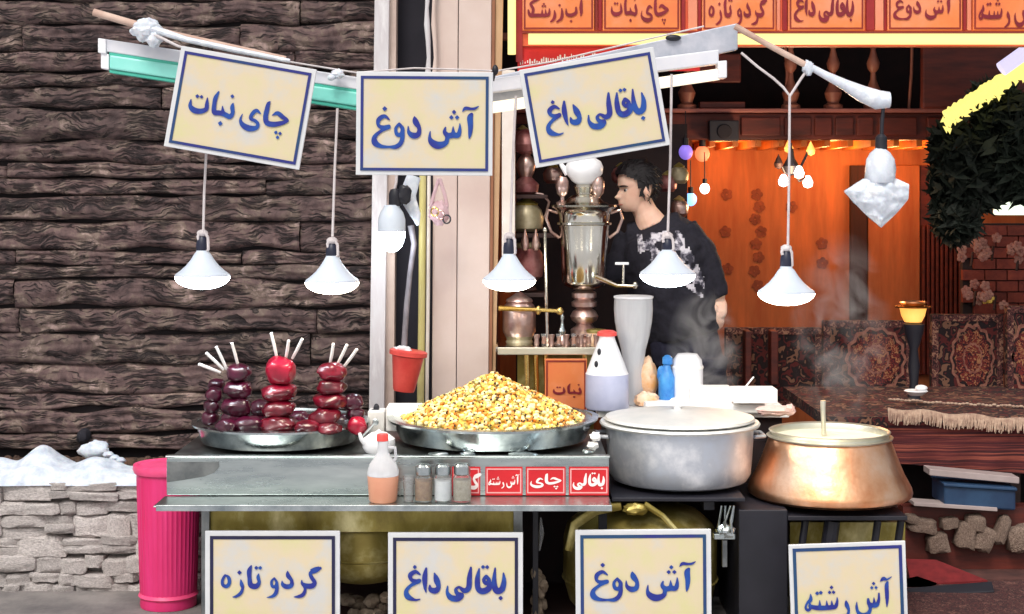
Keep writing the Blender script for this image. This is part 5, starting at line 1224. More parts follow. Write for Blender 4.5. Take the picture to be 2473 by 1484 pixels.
# white things at the column foot
a = MB(); a.vbox(888, 928, 994, 1046, 6.05, 6.15); solo(a, 'napkin_box', M['white'], 'small white box behind the beet tray at the column foot', 'box', bev=.004)
a = MB(); a.vbox(932, 1022, 985, 1042, 6.0, 6.14); solo(a, 'napkin_box', M['white'], 'larger white box partly behind the bean heap', 'box', bev=.004)
a = MB(); a.ell(P(909, 987, 6.1), .012, .012, .02, 12, 8); a.ell(P(905, 994, 6.1), .02, .015, .01, 12, 8); solo(a, 'black_finial', M['black'], 'small black knob on top of the smaller white box', 'knob')
a = MB(); a.lathe(P(915, 1092, 5.74), [(0,0),(.05,0),(.062,.02),(.06,.05),(.03,.072),(.012,.076),(0,.086)], 26); t = thing('white_teapot', P(915, 1092, 5.74), 'small white teapot behind the vinegar bottle', 'teapot'); build(a, 'body', M['whiteplastic'], t)
a = MB(); a.tube(vt([(885,1075,5.72),(872,1060,5.70),(868,1046,5.70)], 5.72), [.012,.008,.006], 10); build(a, 'spout', M['whiteplastic'], t)
a = MB(); a.tube(vt([(870,1060,5.76),(905,1022,5.76)], 5.76), .005, 8); a.ell(P(907,1020,5.76), .012, .004, .014, 10, 6); solo(a, 'spoon', M['steel'], 'metal spoon slanting up beside the red bottle cap', 'spoon')

# ================================================================== table behind the pots
zt2 = .785
t = thing('back_table', (X(1680, 6.4), 6.4, .05), 'pale cloth covered table behind the big pots', 'table')
a = MB(); a.box(X(1450, 6.1), X(1925, 6.1), 6.27, 6.66, zt2-.03, zt2); build(a, 'top', M['white'], t, bev=.004)
a = MB(); a.box(X(1470, 6.1), X(1910, 6.1), 6.3, 6.62, .05, zt2-.031); build(a, 'cabinet', M['interior'], t)
d = 6.32; s_ = S(d)
t = thing('pyramid_bottle', (X(1466, d), d, zt2), 'cone shaped white bottle with a red cap and grey blue liquid below', 'bottle')
zb = zt2+.001; y2z = lambda y: Z(y, d)-zb
Hh = Z(812, d)-zb
a = MB(); a.lathe((X(1466,d), d, zb), [(52*s_,Hh*.48),(50*s_,Hh*.5),(40*s_,Hh*.66),(29*s_,Hh*.82),(20*s_,Hh*.95),(18*s_,Hh)], 36); build(a, 'shoulder', M['whiteplastic'], t)
a = MB(); a.lathe((X(1466,d), d, zb), [(0,0),(50*s_,0),(53*s_,.008),(52*s_,Hh*.478)], 36); build(a, 'liquid_part', M['bluewater'], t)
a = MB(); a.lathe((X(1466,d), d, zb+Hh), [(20*s_,0),(24*s_,.002),(24*s_,.016),(15*s_,.024),(0,.026)], 24, jit=lambda q, z: .05*math.sin(q*12)); build(a, 'cap', M['redcap'], t)
for vx, vy in ((1447,850),(1440,880)):
    a = MB(); a.ell(P(vx, vy, d-.036-(vy-850)*.0004-.012), .008, .004, .014, 10, 6); build(a, 'black_mark', M['black'], t)
d = 6.45; s_ = S(d)
t = thing('plastic_jug', (X(1527, d), d, zt2), 'tall cloudy plastic jug behind the cone shaped bottle', 'jug')
a = MB(); a.lathe((X(1530, d), d, zt2+.001), [(0,0),(30*s_,0),(32*s_,.01),(27*s_,.10),(25*s_,.17),(30*s_,.23),(39*s_,.29),(45*s_,.35),(47*s_,.40),(46*s_,.45),(44.5*s_,.45),(44*s_,.40),(36*s_,.29),(22*s_,.17),(0,.15)], 36, jit=lambda q, z: .015*math.sin(q*11)); build(a, 'body', M['cups'], t)
a = MB(); a.lathe((X(1530, d), d, zt2+.445), [(45*s_,0),(48*s_,.003),(48*s_,.010),(44.5*s_,.012)], 36); build(a, 'rim', M['whiteplastic'], t)
d = 6.4; s_ = S(d)
t = thing('blue_bottle', (X(1610, d), d, zt2), 'blue plastic spray bottle between the cups and the white tub', 'bottle')
a = MB(); a.lathe((X(1610,d), d, zt2+.001), [(0,0),(18*s_,0),(20*s_,.01),(20*s_,.12),(12*s_,.15),(9*s_,.17),(0,.17)], 24); build(a, 'body', M['bluebottle'], t)
a = MB(); a.lathe((X(1612,d), d, zt2+.172), [(9*s_,0),(13*s_,.006),(12*s_,.03),(6*s_,.04),(0,.042)], 20); build(a, 'cap', M['bluebottle'], t)
a = MB(); a.ell(P(1596, 905, d), .016, .015, .035, 14, 10, crumple(0,0,0,0,101,.3)); build(a, 'grip', M['bluebottle'], t)
t = thing('white_tub', (X(1660, d), d, zt2), 'rounded white plastic tub behind the aluminium pot lid', 'tub')
a = MB(); a.lathe((X(1660,6.42), 6.42, zt2+.001), [(0,0),(33*s_,0),(38*s_,.02),(38*s_,.15),(35*s_,.19),(24*s_,.215),(0,.22)], 32); build(a, 'body', M['whiteplastic'], t)
a = MB(); a.lathe((X(1660,6.42), 6.42, zt2+.155), [(38.5*s_,0),(39.5*s_,.006),(38.5*s_,.012)], 32); build(a, 'band', M['white'], t)
a = MB(); a.ell(P(1560, 915, 6.45), .05, .04, .085, 24, 16, crumple(0,0,0,0,111,.25)); solo(a, 'snack_packet', M['orangebag'], 'crumpled orange and white packet between the cups and the blue bottle', 'packet')
a = MB(); a.ell(P(1560, 965, 6.38), .05, .03, .03, 18, 12, crumple(0,0,0,0,112,.3)); solo(a, 'snack_packet', M['orangebag'], 'flattened orange packet lying behind the aluminium pot lid', 'packet')
a = MB(); a.vbox(1772, 1878, 941, 975, 6.2, 6.32); solo(a, 'tissue_box', M['white'], 'long white card box above the rim of the aluminium pot', 'box', bev=.003)
a = MB(); a.vbox(1668, 1770, 938, 985, 6.28, 6.4); solo(a, 'tissue_box', M['white'], 'white card box next to the pot lid knob', 'box', bev=.006)
a = MB(); a.vbox(1560, 1850, 977, 1000, 6.24, 6.5); solo(a, 'folded_cloth', M['white'], 'folded white cloth beneath the two white card boxes', 'cloth', bev=.008)
a = MB(); a.tube(vt([(1798,938,6.24),(1820,911,6.26)], 6.2), .0035, 8); solo(a, 'stick', M['skewer'], 'short white stick poking up from the long card box', 'stick')
a = MB(); a.ell(P(1870, 992, 6.15), .075, .05, .02, 24, 14, crumple(0,0,0,0,120,.35)); a.ell(P(1908, 990, 6.13), .022, .02, .022, 14, 10, crumple(0,0,0,0,121,.4)); solo(a, 'pink_cloth', M['pinkcloth'], 'crumpled pinkish cloth beside the copper pot mouth', 'cloth')

# ================================================================== samovars and their table
DT = 6.62; zs = Z(838, DT)
t = thing('samovar_table', (X(1320, DT), DT, .05), 'silver edged side table carrying the samovars, brass legs', 'table')
a = MB(); a.box(X(1197, DT), X(1446, DT), DT, DT+.42, zs-.026, zs); build(a, 'top', M['chrome'], t, bev=.008)
a = MB(); a.box(X(1202, DT), X(1440, DT), DT-.012, DT-.001, zs-.034, zs-.002); build(a, 'edge_band', M['tin'], t, bev=.003)
for vx in (1272, 1294, 1318, 1412):
    a = MB(); a.tube(vt([(vx,852,DT+.03),(vx+2,920,DT+.03),(vx,1400,DT+.03)], DT), .012, 10); build(a, 'leg', M['brasspol'], t)
a = MB(); a.box(X(1250, DT), X(1440, DT), DT+.2, DT+.22, .05, zs-.04); build(a, 'back_board', M['brass'], t)
t = thing('menu_box', P(1366, 1000, DT-.05), 'small orange beige sign reading nabat under the samovar table', 'sign')
a = MB(); a.vbox(1316, 1418, 868, 1002, DT-.05, DT-.02); build(a, 'board', M['orangesign'], t, bev=.002)
a = MB(); frame_strip(a, (1367, 935), 96, 128, 4, 0, DT-.052); build(a, 'border', M['maroonline'], t)
lettering('nabat', (1370, 944), (70, 34), 0, DT-.055, M['maroonprint'], t)
def lathe_thing(name, vx, vyb, d, parts, lab, cat, seg=36):
    """parts: (part name, material, [(half width, photo y)...])"""
    t = thing(name, P(vx, vyb, d), lab, cat); s_ = S(d)
    for nm, m_, pr in parts:
        a = MB(); b = P(vx, pr[0][1], d); a.lathe(b, [(r*s_, (pr[0][1]-y)*s_) for r, y in pr], seg); build(a, nm, M[m_], t)
    return t
d = 6.86
sm = lathe_thing('samovar', 1411, 836, d, [
 ('base', 'chromepink', [(34,836),(38,834),(38,824),(30,816),(24,812)]),
 ('foot', 'chromepink', [(24,812),(32,806),(33,796),(22,788),(18,782),(30,774),(34,764),(28,752),(18,745)]),
 ('stem', 'chromepink', [(18,745),(30,740),(31,730),(22,724),(30,718),(30,708),(20,702)]),
 ('belly_bottom', 'chrome', [(20,702),(32,698),(44,692),(50,686)]),
 ('body', 'chrome', [(50,686),(54,680),(56,600),(60,560),(62,545)]),
 ('band', 'chrome', [(62,545),(66,543),(66,538),(60,536)]),
 ('collar', 'chrome', [(60,536),(62,520),(68,508),(76,503),(79,500),(79,496),(60,492)]),
 ('dome', 'chrome', [(60,492),(48,488),(40,480),(30,472),(20,470),(22,462),(26,452),(20,446)])], 'big nickel samovar with a cylindrical body on the side table', 'samovar', 48)
for sgn in (-1, 1):
    a = MB(); a.tube([P(1411+sgn*64, 515, d), P(1411+sgn*86, 508, d), P(1411+sgn*92, 528, d), P(1411+sgn*80, 560, d), P(1411+sgn*60, 575, d)], .007, 8); build(a, 'handle', M['chromepink'], sm)
a = MB(); p = P(1411, 668, d-.10); a.tube([p+Vector((.05,.0,0)), P(1490,690,d-.12), P(1530,692,d-.14)], [.012,.009,.009], 10); a.tube([P(1505,692,d-.12), P(1506,640,d-.12)], [.006,.005], 8); a.ell(P(1534,690,d-.14), .013, .013, .018, 10, 8); build(a, 'tap', M['chrome'], sm)
a = MB(); a.obox(P(1502,637,d-.12), Vector((.03,0,0)), Vector((0,.006,0)), Vector((0,0,.006))); build(a, 'tap_handle', M['whiteplastic'], sm, bev=.002)
tp_ = lathe_thing('teapot', 1411, 446, d, [('body','whiteplastic',[(18,446),(30,438),(44,420),(46,404),(40,390),(24,380),(12,377)]),('lid','chrome',[(14,377),(16,374),(8,368),(4,362),(0,361)])], 'white round teapot sitting on the crown of the big samovar', 'teapot')
a = MB(); a.tube(vt([(1372,420,d),(1358,402,d),(1352,392,d)], d), [.018,.011,.008], 10); build(a, 'spout', M['whiteplastic'], tp_)
# small goblets at its sides, on the collar
for vx, vb, lab in ((1358, 494, 'rosy metal goblet on the samovar collar beside the door post'), (1444, 494, 'rosy metal goblet on the samovar collar beside the man')):
    lathe_thing('goblet', vx, vb, d-.02, [('foot','chromepink',[(14,494),(15,490),(5,484),(5,476)]),('cup','chromepink',[(5,476),(13,468),(16,452),(15,438),(12,432),(10,428)])], lab, 'goblet', 20)
lathe_thing('samovar', 1254, 836, 6.85, [('base','tinbeige',[(34,836),(36,832),(30,820),(34,812)]),('body','chromepink',[(34,812),(40,800),(40,750),(36,738),(30,732)]),('lid','chromepink',[(30,732),(33,728),(30,722),(16,714),(6,706),(0,704)])], 'squat rosy samovar beside the beige column', 'samovar')
lathe_thing('samovar', 1276, 704, 7.0, [('foot','darkwood',[(18,704),(22,700),(14,690),(16,680)]),('body','tinred',[(16,680),(34,668),(38,640),(34,612),(26,600)]),('collar','tinbeige',[(26,600),(30,596),(30,588),(18,584)])], 'round reddish samovar in the dim corner above the squat one', 'samovar')
kt_ = lathe_thing('kettle', 1272, 560, 7.0, [('body','tinbeige',[(26,560),(38,552),(42,530),(36,508),(26,496)]),('lid','brass',[(26,496),(28,492),(14,484),(4,478),(0,476)])], 'beige and green kettle on the upper shelf near the door post', 'kettle')
a = MB(); a.tube(vt([(1298,540,7.0),(1318,520,7.0),(1326,488,7.0),(1310,470,7.0),(1285,466,7.0)], 7.0), .006, 8); build(a, 'handle', M['chromepink'], kt_)
lathe_thing('lamp_vase', 1270, 470, 7.02, [('base','tinred',[(22,470),(30,464),(32,446),(20,434),(14,428)]),('neck','chromepink',[(14,428),(20,418),(24,400),(18,384),(10,374)]),('shade','tinred',[(10,374),(26,366),(34,350),(28,330),(16,318),(6,312)])], 'rosy tin vase with a red shade high in the dim corner', 'vase')
a = MB(); a.box(X(1246, 7.0), X(1345, 7.0), 6.93, 7.1, Z(574, 7.0), Z(564, 7.0)); solo(a, 'wall_shelf', M['darkwood'], 'short dark shelf holding the kettle and vase', 'shelf', bev=.002)
a = MB(); a.box(X(1246, 7.0), X(1322, 7.0), 6.93, 7.1, Z(716, 7.0), Z(706, 7.0)); solo(a, 'wall_shelf', M['darkwood'], 'short dark shelf holding the round reddish samovar', 'shelf', bev=.002)
a = MB(); a.box(X(1246, 7.0), X(1322, 7.0), 6.93, 7.1, Z(480, 7.0), Z(471, 7.0)); solo(a, 'wall_shelf', M['darkwood'], 'topmost short dark shelf under the rosy vase', 'shelf', bev=.002)
for vx in (1268, 1294):
    a = MB(); a.lathe(P(vx, 608, 6.9), [(0,0),(.012,.006),(.020,.03),(.016,.055),(.006,.085),(.003,.1),(0,.1)], 16); solo(a, 'glass_drop', M['chromepink'], ('first' if vx == 1268 else 'second') + ' pale teardrop ornament from the door post, hung over the reddish samovar', 'ornament')
a = MB(); a.tube(vt([(1316,560,6.8),(1318,660,6.8),(1322,836,6.8)], 6.8), [.006,.007,.007], 10); a.ell(P(1316,556,6.8), .010, .010, .014, 10, 8); solo(a, 'brass_rod', M['chrome'], 'thin upright silver rod standing on the side table', 'rod')
a = MB(); a.tube(vt([(1205,745,6.72),(1290,748,6.70),(1350,752,6.70)], 6.7), [.012,.010,.008], 10); a.ell(P(1352,752,6.70), .016, .016, .018, 10, 8); a.ell(P(1300,750,6.70), .013, .013, .02, 10, 8); solo(a, 'brass_spigot', M['brasspol'], 'horizontal brass spigot across the squat samovar', 'spigot')
lathe_thing('minaret_ornament', 1358, 836, 6.74, [('base','chromepink',[(18,836),(20,830),(10,820),(6,810)]),('spire','tray',[(6,810),(9,800),(5,790),(3,776),(5,768),(2,758),(0,748)])], 'slender silver ornament with a pointed top on the side table', 'ornament', 18)
for k, vx in enumerate(range(1296, 1442, 18)):
    t = thing('tea_glass', P(vx, 836, 6.66+.03*(k % 2)), '%s small tea glass from the squat samovar, in the row on the side table' % ['first','second','third','fourth','fifth','sixth','seventh','eighth','ninth'][k], 'glass', 'small tea glasses on the side table'); s_ = S(6.66); dd = 6.66+.03*(k % 2)
    a = MB(); a.lathe((X(vx, dd), dd, zs+.001), [(0,0),(5.5*s_,0),(6.5*s_,.012),(5*s_,.024),(8*s_,.048),(7*s_,.048),(4*s_,.024),(0,.004)], 16); build(a, 'glass', M['glass'] if k % 2 else M['chromepink'], t)
    a = MB(); a.lathe((X(vx, dd), dd, zs+.005), [(0,0),(5*s_,.002),(4.2*s_,.02),(5.5*s_,.032),(0,.033)], 12); build(a, 'tea', M['vinegar'], t)
a = MB(); a.tube(vt([(1398,768,6.72),(1384,750,6.72)], 6.72), .01, 8)
lathe_thing('tea_tin', 1440, 836, 6.80, [('body','orangebag',[(22,836),(23,834),(23,806),(22,804)]),('lid','brass',[(22,804),(24,802),(24,796),(0,794)])], 'short patterned tin at the end of the side table', 'tin', 24)
for k, (vx, vy, m_, lab) in enumerate(((1262,330,'tinred','red ornament hanging at the top of the dim corner'),(1300,350,'tinbeige','beige tin ornament under the tilted baghali sign'),(1335,420,'chromepink','rosy metal pot hanging beside the white teapot'),(1500,420,'tinred','rosy pot hanging just behind the man, near the teapot'),(1640,420,'tinbeige','beige tin plate behind the cable of the fourth bulb'),(1612,440,'tinred','rosy striped jar on the shelf behind the head of the man'),(1640,500,'chromepink','rosy metal jar behind the shoulder of the man'))):
    lathe_thing('tin_pot', vx, vy+24, 7.6, [('body', m_, [(14,vy+24),(22,vy+16),(24,vy),(18,vy-12),(12,vy-16)]),('lid','brass',[(12,vy-16),(14,vy-18),(4,vy-26),(0,vy-28)])], lab, 'pot', 20)
a = MB(); a.vbox(1246, 1660, 300, 1000, 7.9, 7.95); solo(a, 'dark_backdrop', M['interior'], 'flat dark sheet behind the samovars and the man', 'cupboard')  # flat dark sheet closing the view behind the samovars

# ================================================================== the man
DM = 7.2; sM = S(DM)
def H_(vx, vy, dy=0.0): return Vector((X(vx, DM), DM+dy, Z(vy, DM)))
def remeshed(mb, name, mat_, parent, vox, smooth=2):
    o = build(mb, name+'_src', mat_, None, fixn=True, loc=(0,0,0))
    r = o.modifiers.new('r', 'REMESH'); r.mode = 'VOXEL'; r.voxel_size = vox; r.use_smooth_shade = True
    s_ = o.modifiers.new('s', 'SMOOTH'); s_.iterations = smooth; s_.factor = .5
    dg = bpy.context.evaluated_depsgraph_get(); ev = o.evaluated_get(dg); me = bpy.data.meshes.new_from_object(ev)
    L = wloc(parent); me.transform(Matrix.Translation(-L)); me.name = name
    bpy.data.objects.remove(o)
    for p in me.polygons: p.use_smooth = True
    if not me.materials: me.materials.append(mat_)
    n = bpy.data.objects.new(name, me); COL.objects.link(n); n.parent = parent; return n
man = thing('person', (X(1660, DM), DM, .05), 'person in a black sweater with a grey chest print, looking aside behind the pots', 'person')
# head: stacked sections, front profile facing -x
prof = [ # photo y, front x, back x, half width (m), nose
 (522,1512,1556,.040),(514,1502,1558,.050),(506,1498,1562,.056),(497,1497,1568,.062),(489,1499,1576,.067),(480,1499,1584,.071),(470,1500,1590,.074),(460,1502,1594,.076),(450,1499,1596,.078),(440,1498,1597,.079),(430,1500,1596,.078),(420,1505,1593,.075),(412,1512,1588,.068),(404,1524,1578,.052),(399,1538,1566,.03)]
prof = [(396+(a_-399)*.925, 1537+(b_-1545)*.95, 1537+(c_-1545)*.95, e_*.96) for a_, b_, c_, e_ in prof]
def head_mb(grow=0.0, sel=None):
    m_ = MB(); seg = 40; vs = []; n = len(prof)
    for i, (vy, fx, bx, hw) in enumerate(prof):
        cxp = (fx*.44+bx*.56); rf = (cxp-fx)*sM; rb_ = (bx-cxp)*sM
        for k in range(seg):
            q = 2*math.pi*k/seg; cq, sq = math.cos(q), math.sin(q)
            rx = (rb_ if cq > 0 else rf) + grow
            w_ = hw + grow; ex = abs(cq)**.85*(1 if cq > 0 else -1); ey = abs(sq)**.9*(1 if sq > 0 else -1)
            x = X(cxp, DM) + rx*ex; y = DM + w_*ey
            ang = abs(math.atan2(sq, -cq))      # 0 at the face front
            # nose, brow, sockets, lips, chin
            def gz(c, s_): return math.exp(-((vy-c)/s_)**2)
            if not grow:
                x -= .026*math.exp(-(ang/.19)**2)*math.exp(-((vy-474.5)/6.0)**2)
                x -= .013*math.exp(-(ang/.15)**2)*math.exp(-((vy-464.5)/8.5)**2)
                x -= .006*math.exp(-(ang/.75)**2)*gz(446, 4)
                x += .011*math.exp(-((ang-.42)/.2)**2)*gz(456, 5)
                x -= .006*math.exp(-(ang/.3)**2)*gz(487.5, 3) ; x += .005*math.exp(-(ang/.35)**2)*gz(491.7, 1.7)
                x -= .006*math.exp(-(ang/.3)**2)*gz(496, 2.8); x -= .008*math.exp(-(ang/.4)**2)*gz(507, 4.6)
            vs.append((x, y, Z(vy, DM) + (grow if i == n-1 else 0)))
    fs = [(i*seg+k, i*seg+(k+1) % seg, (i+1)*seg+(k+1) % seg, (i+1)*seg+k) for i in range(n-1) for k in range(seg)]
    fs.append(tuple(range(seg-1, -1, -1))); fs.append(tuple((n-1)*seg+k for k in range(seg)))
    m_.add(vs, fs, True); return m_
# denser profile by interpolation
def dens(pr, k=4):
    o = []
    for i in range(len(pr)-1):
        for j in range(k):
            t_ = j/k; o.append(tuple(pr[i][c]+(pr[i+1][c]-pr[i][c])*t_ for c in range(4)))
    o.append(pr[-1]); return o
prof = dens(prof)
rotH = Matrix.Rotation(R(17), 4, 'Z'); ctrH = H_(1540, 462)
def turn(mb):
    # turn the head a little toward the street and tip it forward
    mm_ = Matrix.Translation(ctrH) @ rotH @ Matrix.Rotation(R(-4), 4, 'Y') @ Matrix.Translation(-ctrH)
    mb.v = [tuple(mm_ @ Vector(v)) for v in mb.v]; return mb
def hpt(v): return (Matrix.Translation(ctrH) @ rotH @ Matrix.Rotation(R(-4), 4, 'Y') @ Matrix.Translation(-ctrH)) @ Vector(v)
body = turn(head_mb())
for sgn in (-1,):   # ear on the street side, plus its mirror
    pass
e = MB()
for sg in (-1, 1):
    c = H_(1548, 466); c.y = DM + sg*.081
    e.ell(c, .020, .013, .034, 14, 10, lambda v: 1-.15*(v.z < -.3))
turn(e); body.add(e.v, e.f, True)
body.tube([H_(1546,488,.0), H_(1558,512,.0), H_(1574,545,.0)], [.055,.056,.078], 20)
# torso, arms and legs under the clothes
body.tube([H_(1575,540), H_(1600,600), H_(1625,700), H_(1650,800), H_(1655,860)], [.09,.12,.12,.10,.09], 20, flat=.5)
hand = H_(1735, 742, -.02); wr = H_(1738, 722, -.01)
body.tube([H_(1655,560,-.02), H_(1700,640,-.01), H_(1728,690,0), wr], [.058,.05,.042,.027], 16)
body.tube([wr, H_(1737,734,-.02), H_(1734,752,-.03), H_(1733,764,-.03)], [.026,.036,.040,.034], 14, flat=.55)
for k, (ox, L_, oy) in enumerate(((-9,26,-.05),(-3,32,-.04),(4,33,-.03),(10,27,-.02))):
    body.tube([H_(1733+ox*.8,758,oy), H_(1733+ox,770+L_*.25,oy-.006), H_(1732+ox*.9,770+L_*.6,oy+.002), H_(1730+ox*.7,768+L_*.85,oy+.014)], [.0105,.0105,.0095,.007], 10)
body.tube([H_(1726,738,-.04), H_(1718,752,-.055), H_(1716,768,-.06), H_(1719,779,-.058)], [.012,.0125,.011,.008], 10)
for sx_, dy in ((1625,.08),(1690,-.06)):
    body.tube([H_(sx_,880,dy*.5), H_(sx_+4,980,dy), H_(sx_+6,1110,dy), H_(sx_+6,1270,dy)], [.06,.066,.054,.043], 16)
    body.tube([H_(sx_+6,1270,dy), H_(sx_-6,1282,dy-.06), H_(sx_-14,1290,dy-.12)], [.045,.045,.03], 12)
body.tube([H_(1530,580,.06), H_(1500,620,.05), H_(1470,660,-.02), H_(1452,672,-.06)], [.055,.048,.038,.024], 14)
body.tube([H_(1452,672,-.06), H_(1436,678,-.09)], [.034,.03], 12, flat=.5)
remeshed(body, 'body', M['skin'], man, .0055, 2)
# face details
for sg in (-1, 1):
    a = MB(); c = H_(1505, 457.5); c.y = DM+sg*.033; p = hpt(c); a.ell(p, .0115, .0115, .0085, 14, 10); eye = build(a, 'eye', M['eyewhite'], man)
    a = MB(); q = hpt(Vector((c.x-.0095, c.y+(.001 if sg > 0 else -.003), c.z))); a.ell(q, .005, .0055, .0055, 12, 8); build(a, 'iris', M['iris'], eye)
    a = MB(); pts = []
    for k in range(7):
        tt = k/6; v = H_(1494.5+11*tt**1.6, 448.5-2.2*math.sin(math.pi*tt*.8)+tt*1.5); v.y = DM+sg*(.013+.048*tt); v.x -= .004; pts.append(hpt(v))
    a.tube(pts, [.0028,.0044,.0048,.0045,.004,.003,.0016], 8); build(a, 'eyebrow', M['hair'], man)
a = MB(); pts = []
for k in range(9):
    tt = k/8-.5; v = H_(1490.8+26*tt*tt, 491.6); v.y = DM+tt*.052; v.x -= .0035; pts.append(hpt(v))
a.tube(pts, [.001,.0025,.0032,.0036,.0036,.0036,.0032,.0025,.001], 8); build(a, 'mouth', M['lips'], man)
# hair: clumps rooted on the skull
hr = MB(); r_ = random.Random(5)
base = head_mb(.012)
vs = []
hairm = MB()
def hsel(vy, ang):      # True where hair grows
    line = 421 + max(0, ang-.6)*22 + (34 if 1.2 < ang < 1.72 else 0)*min(1, (ang-1.2)*4 if ang > 1.2 else 0) + (52 if ang > 1.9 else 0)*min(1, (ang-1.9)*2 if ang > 1.9 else 0)
    return vy < line + (16 if ang > 2.2 else 0)
seg = 40; n = len(prof); idx = []
for i, (vy, fx, bx, hw) in enumerate(prof):
    for k in range(seg):
        q = 2*math.pi*k/seg; ang = abs(math.atan2(math.sin(q), -math.cos(q)))
        v = Vector(base.v[i*seg+k]); nz_ = noise.noise(v*26)*.006 + noise.noise(v*70)*.003
        cxh = Vector((X(1545, DM), DM, Z(448, DM))); dirn = (v-cxh).normalized()
        top = max(0, (432-vy)/40)
        vs.append(v + dirn*(nz_ + .010*top + (.004 if ang < .9 else 0)))
fs = []
for i in range(n-1):
    for k in range(seg):
        q = 2*math.pi*(k+.5)/seg; ang = abs(math.atan2(math.sin(q), -math.cos(q)))
        if hsel((prof[i][0]+prof[i+1][0])/2, ang): fs.append((i*seg+k, i*seg+(k+1) % seg, (i+1)*seg+(k+1) % seg, (i+1)*seg+k))
fs.append(tuple((n-1)*seg+k for k in range(seg)))
hairm.add(vs, fs, True)
for k in range(520):
    i = r_.randrange(n-1); kk = r_.randrange(seg); q = 2*math.pi*kk/seg; ang = abs(math.atan2(math.sin(q), -math.cos(q)))
    if not hsel(prof[i][0]+2, ang): continue
    v = vs[i*seg+kk]; cxh = Vector((X(1545, DM), DM, Z(455, DM))); dn = (v-cxh).normalized()
    L_ = r_.uniform(.018,.034); sweep = Vector((.5, 0, -.9)) if ang > 1.3 else Vector((.9, 0, .25))
    e_ = v + (dn*.22 + sweep*.8 + Vector((r_.uniform(-.2,.2),r_.uniform(-.2,.2),r_.uniform(-.2,.2)))).normalized()*L_
    hairm.tube([v-dn*.004, (v+e_)/2+dn*.003, e_], [.0035,.003,.0008], 5, cap=False)
turn(hairm); build(hairm, 'hair', M['hair'], man, sharp=180)
# sweater
s = MB()
s.tube([H_(1572,537), H_(1577,546), H_(1584,562), H_(1600,610), H_(1615,680), H_(1640,760), H_(1652,812)], [.07,.115,.165,.205,.195,.180,.175], 28, flat=.80)
s.tube([H_(1518,574,.03), H_(1572,570,0), H_(1610,562,0), H_(1645,554,-.01)], [.066,.072,.080,.080], 18, flat=1.0)
s.tube([H_(1648,556,-.01), H_(1685,600,-.01), H_(1712,650,.0), H_(1730,690,0), H_(1739,718,-.01)], [.082,.075,.066,.057,.042], 18)
s.tube([H_(1528,576,.04), H_(1500,628,.03), H_(1474,658,-.03), H_(1458,670,-.06)], [.074,.064,.052,.036], 16)
def folds(o, amp, sc_):
    me = o.data
    for v in me.vertices:
        n_ = v.normal; v.co += n_*(amp*noise.noise(Vector((v.co.x*sc_, v.co.y*sc_, v.co.z*sc_*.7))) + amp*.5*noise.noise(v.co*sc_*2.5))
so_ = remeshed(s, 'sweater', M['sweater'], man, .008, 4); folds(so_, .014, 9)
# chest print conforming to the sweater: patches set just proud of it
dg = bpy.context.evaluated_depsgraph_get(); dg.update()
Lm = wloc(man)
from mathutils.bvhtree import BVHTree
bvh = BVHTree.FromPolygons([v.co + Lm for v in so_.data.vertices], [tuple(p.vertices) for p in so_.data.polygons])
camp = Vector((0,0,CAMH))
def proj(vx, vy, off=.003):
    o_ = Vector((X(vx, DM), DM-1.0, Z(vy, DM))); h = bvh.ray_cast(o_, Vector((0,1,0)))
    return None if h[0] is None else h[0] + Vector((0,-off,0))
a = MB(); nu, nv = 46, 40; g_ = {}
for j in range(nv):
    for i in range(nu):
        vx = 1528 + i*3.8; vy = 552 + j*4.2
        g_[i, j] = (proj(vx, vy), vx, vy)
vs, fs, ix = [], [], {}
def vid(i, j):
    if (i, j) not in ix: ix[i, j] = len(vs); vs.append(g_[i, j][0])
    return ix[i, j]
for j in range(nv-1):
    for i in range(nu-1):
        if any(g_[c][0] is None for c in ((i,j),(i+1,j),(i+1,j+1),(i,j+1))): continue
        vx, vy = g_[i, j][1:]; du = vx-1532
        if du < 0 or vx > 1695: continue
        top = 562-du*.10 if vx < 1632 else 552+(vx-1632)*1.9
        if not (top < vy < 604+du*.72): continue
        if noise.noise(Vector((vx*.045, vy*.045, 0))) < -.08: continue
        fs.append((vid(i,j), vid(i+1,j), vid(i+1,j+1), vid(i,j+1)))
a.add(vs, fs, True); build(a, 'chest_print', M['greyprint'], so_, fixn=False)
# trousers
s = MB(); s.tube([H_(1650,800), H_(1655,850), H_(1658,880)], [.165,.17,.16], 24, flat=.75)
for sx_, dy in ((1625,.08),(1690,-.06)): s.tube([H_(sx_+6,860,dy), H_(sx_+6,980,dy), H_(sx_+6,1110,dy), H_(sx_+6,1262,dy)], [.11,.092,.075,.068], 18)
tr = remeshed(s, 'trousers', M['jean'], man, .01, 4); folds(tr, .012, 8)
for sx_, dy in ((1625,.08),(1690,-.06)):
    a = MB(); p = H_(sx_-4, 1290, dy-.03); p.z = .09; a.ell(p, .10, .055, .045, 16, 10); build(a, 'shoe', M['black'], man)

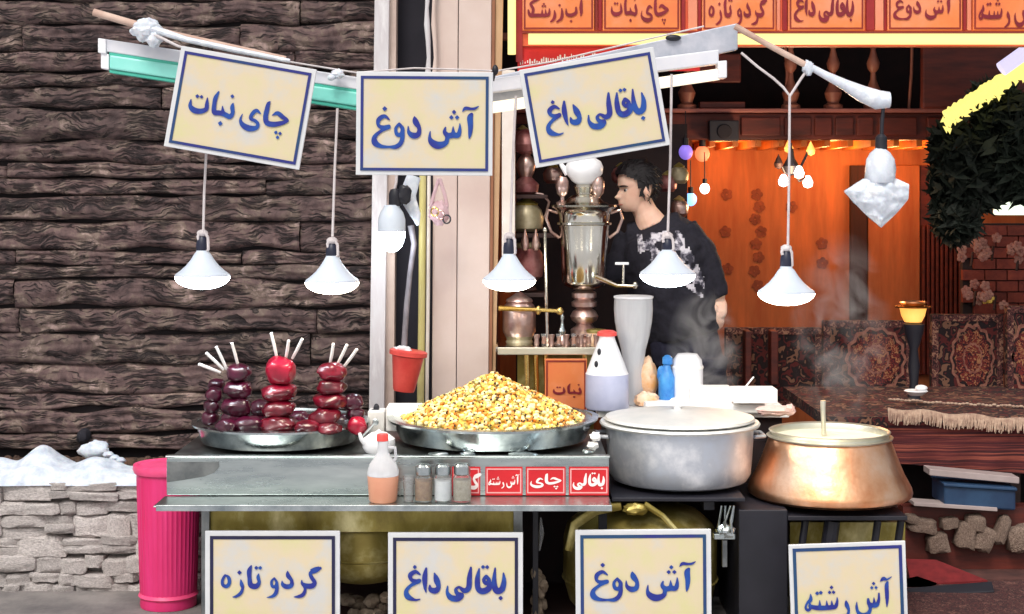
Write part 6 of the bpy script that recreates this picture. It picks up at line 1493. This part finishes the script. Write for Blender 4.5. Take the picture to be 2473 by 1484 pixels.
# ================================================================== steam
def steam(loc, rx, ry, rz, dens_, lab, seed):
    m = bpy.data.materials.new('steam'); m.use_nodes = True; n = m.node_tree.nodes; l = m.node_tree.links
    n.remove(n['Principled BSDF']); v = n.new('ShaderNodeVolumePrincipled'); v.inputs['Color'].default_value = (.95,.95,.97,1)
    tc = n.new('ShaderNodeTexCoord'); nz = n.new('ShaderNodeTexNoise'); nz.inputs['Scale'].default_value = 7; nz.inputs['Detail'].default_value = 3; nz.inputs['Distortion'].default_value = 1.2
    mp = n.new('ShaderNodeMapping'); mp.inputs['Location'].default_value = (seed, 0, 0); l.new(tc.outputs['Object'], mp.inputs[0]); l.new(mp.outputs[0], nz.inputs['Vector'])
    ln = n.new('ShaderNodeVectorMath'); ln.operation = 'LENGTH'
    dv = n.new('ShaderNodeVectorMath'); dv.operation = 'DIVIDE'; dv.inputs[1].default_value = (rx, ry, rz); l.new(tc.outputs['Object'], dv.inputs[0]); l.new(dv.outputs[0], ln.inputs[0])
    fo = n.new('ShaderNodeMapRange'); fo.inputs['From Min'].default_value = .15; fo.inputs['From Max'].default_value = .95; fo.inputs['To Min'].default_value = 1; fo.inputs['To Max'].default_value = 0
    l.new(ln.outputs['Value'], fo.inputs['Value'])
    th = n.new('ShaderNodeMapRange'); th.inputs['From Min'].default_value = .46; th.inputs['From Max'].default_value = .72; th.inputs['To Max'].default_value = dens_
    l.new(nz.outputs['Fac'], th.inputs['Value'])
    mu = n.new('ShaderNodeMath'); mu.operation = 'MULTIPLY'; l.new(fo.outputs[0], mu.inputs[0]); l.new(th.outputs[0], mu.inputs[1]); l.new(mu.outputs[0], v.inputs['Density'])
    l.new(v.outputs[0], n['Material Output'].inputs['Volume'])
    a = MB(); a.ell((0,0,0), rx, ry, rz, 16, 10)
    o = build(a, 'steam', m, None, loc=(0,0,0)); o.location = loc; tag(o, lab, 'steam', kind='stuff'); return o
steam(P(1700, 860, 6.75), .18, .12, .34, 20, 'wispy white steam rising beside the dark trousers of the man', 3)
steam(P(2030, 800, 6.5), .24, .14, .46, 9, 'faint steam rising from the mouth of the copper pot', 9)
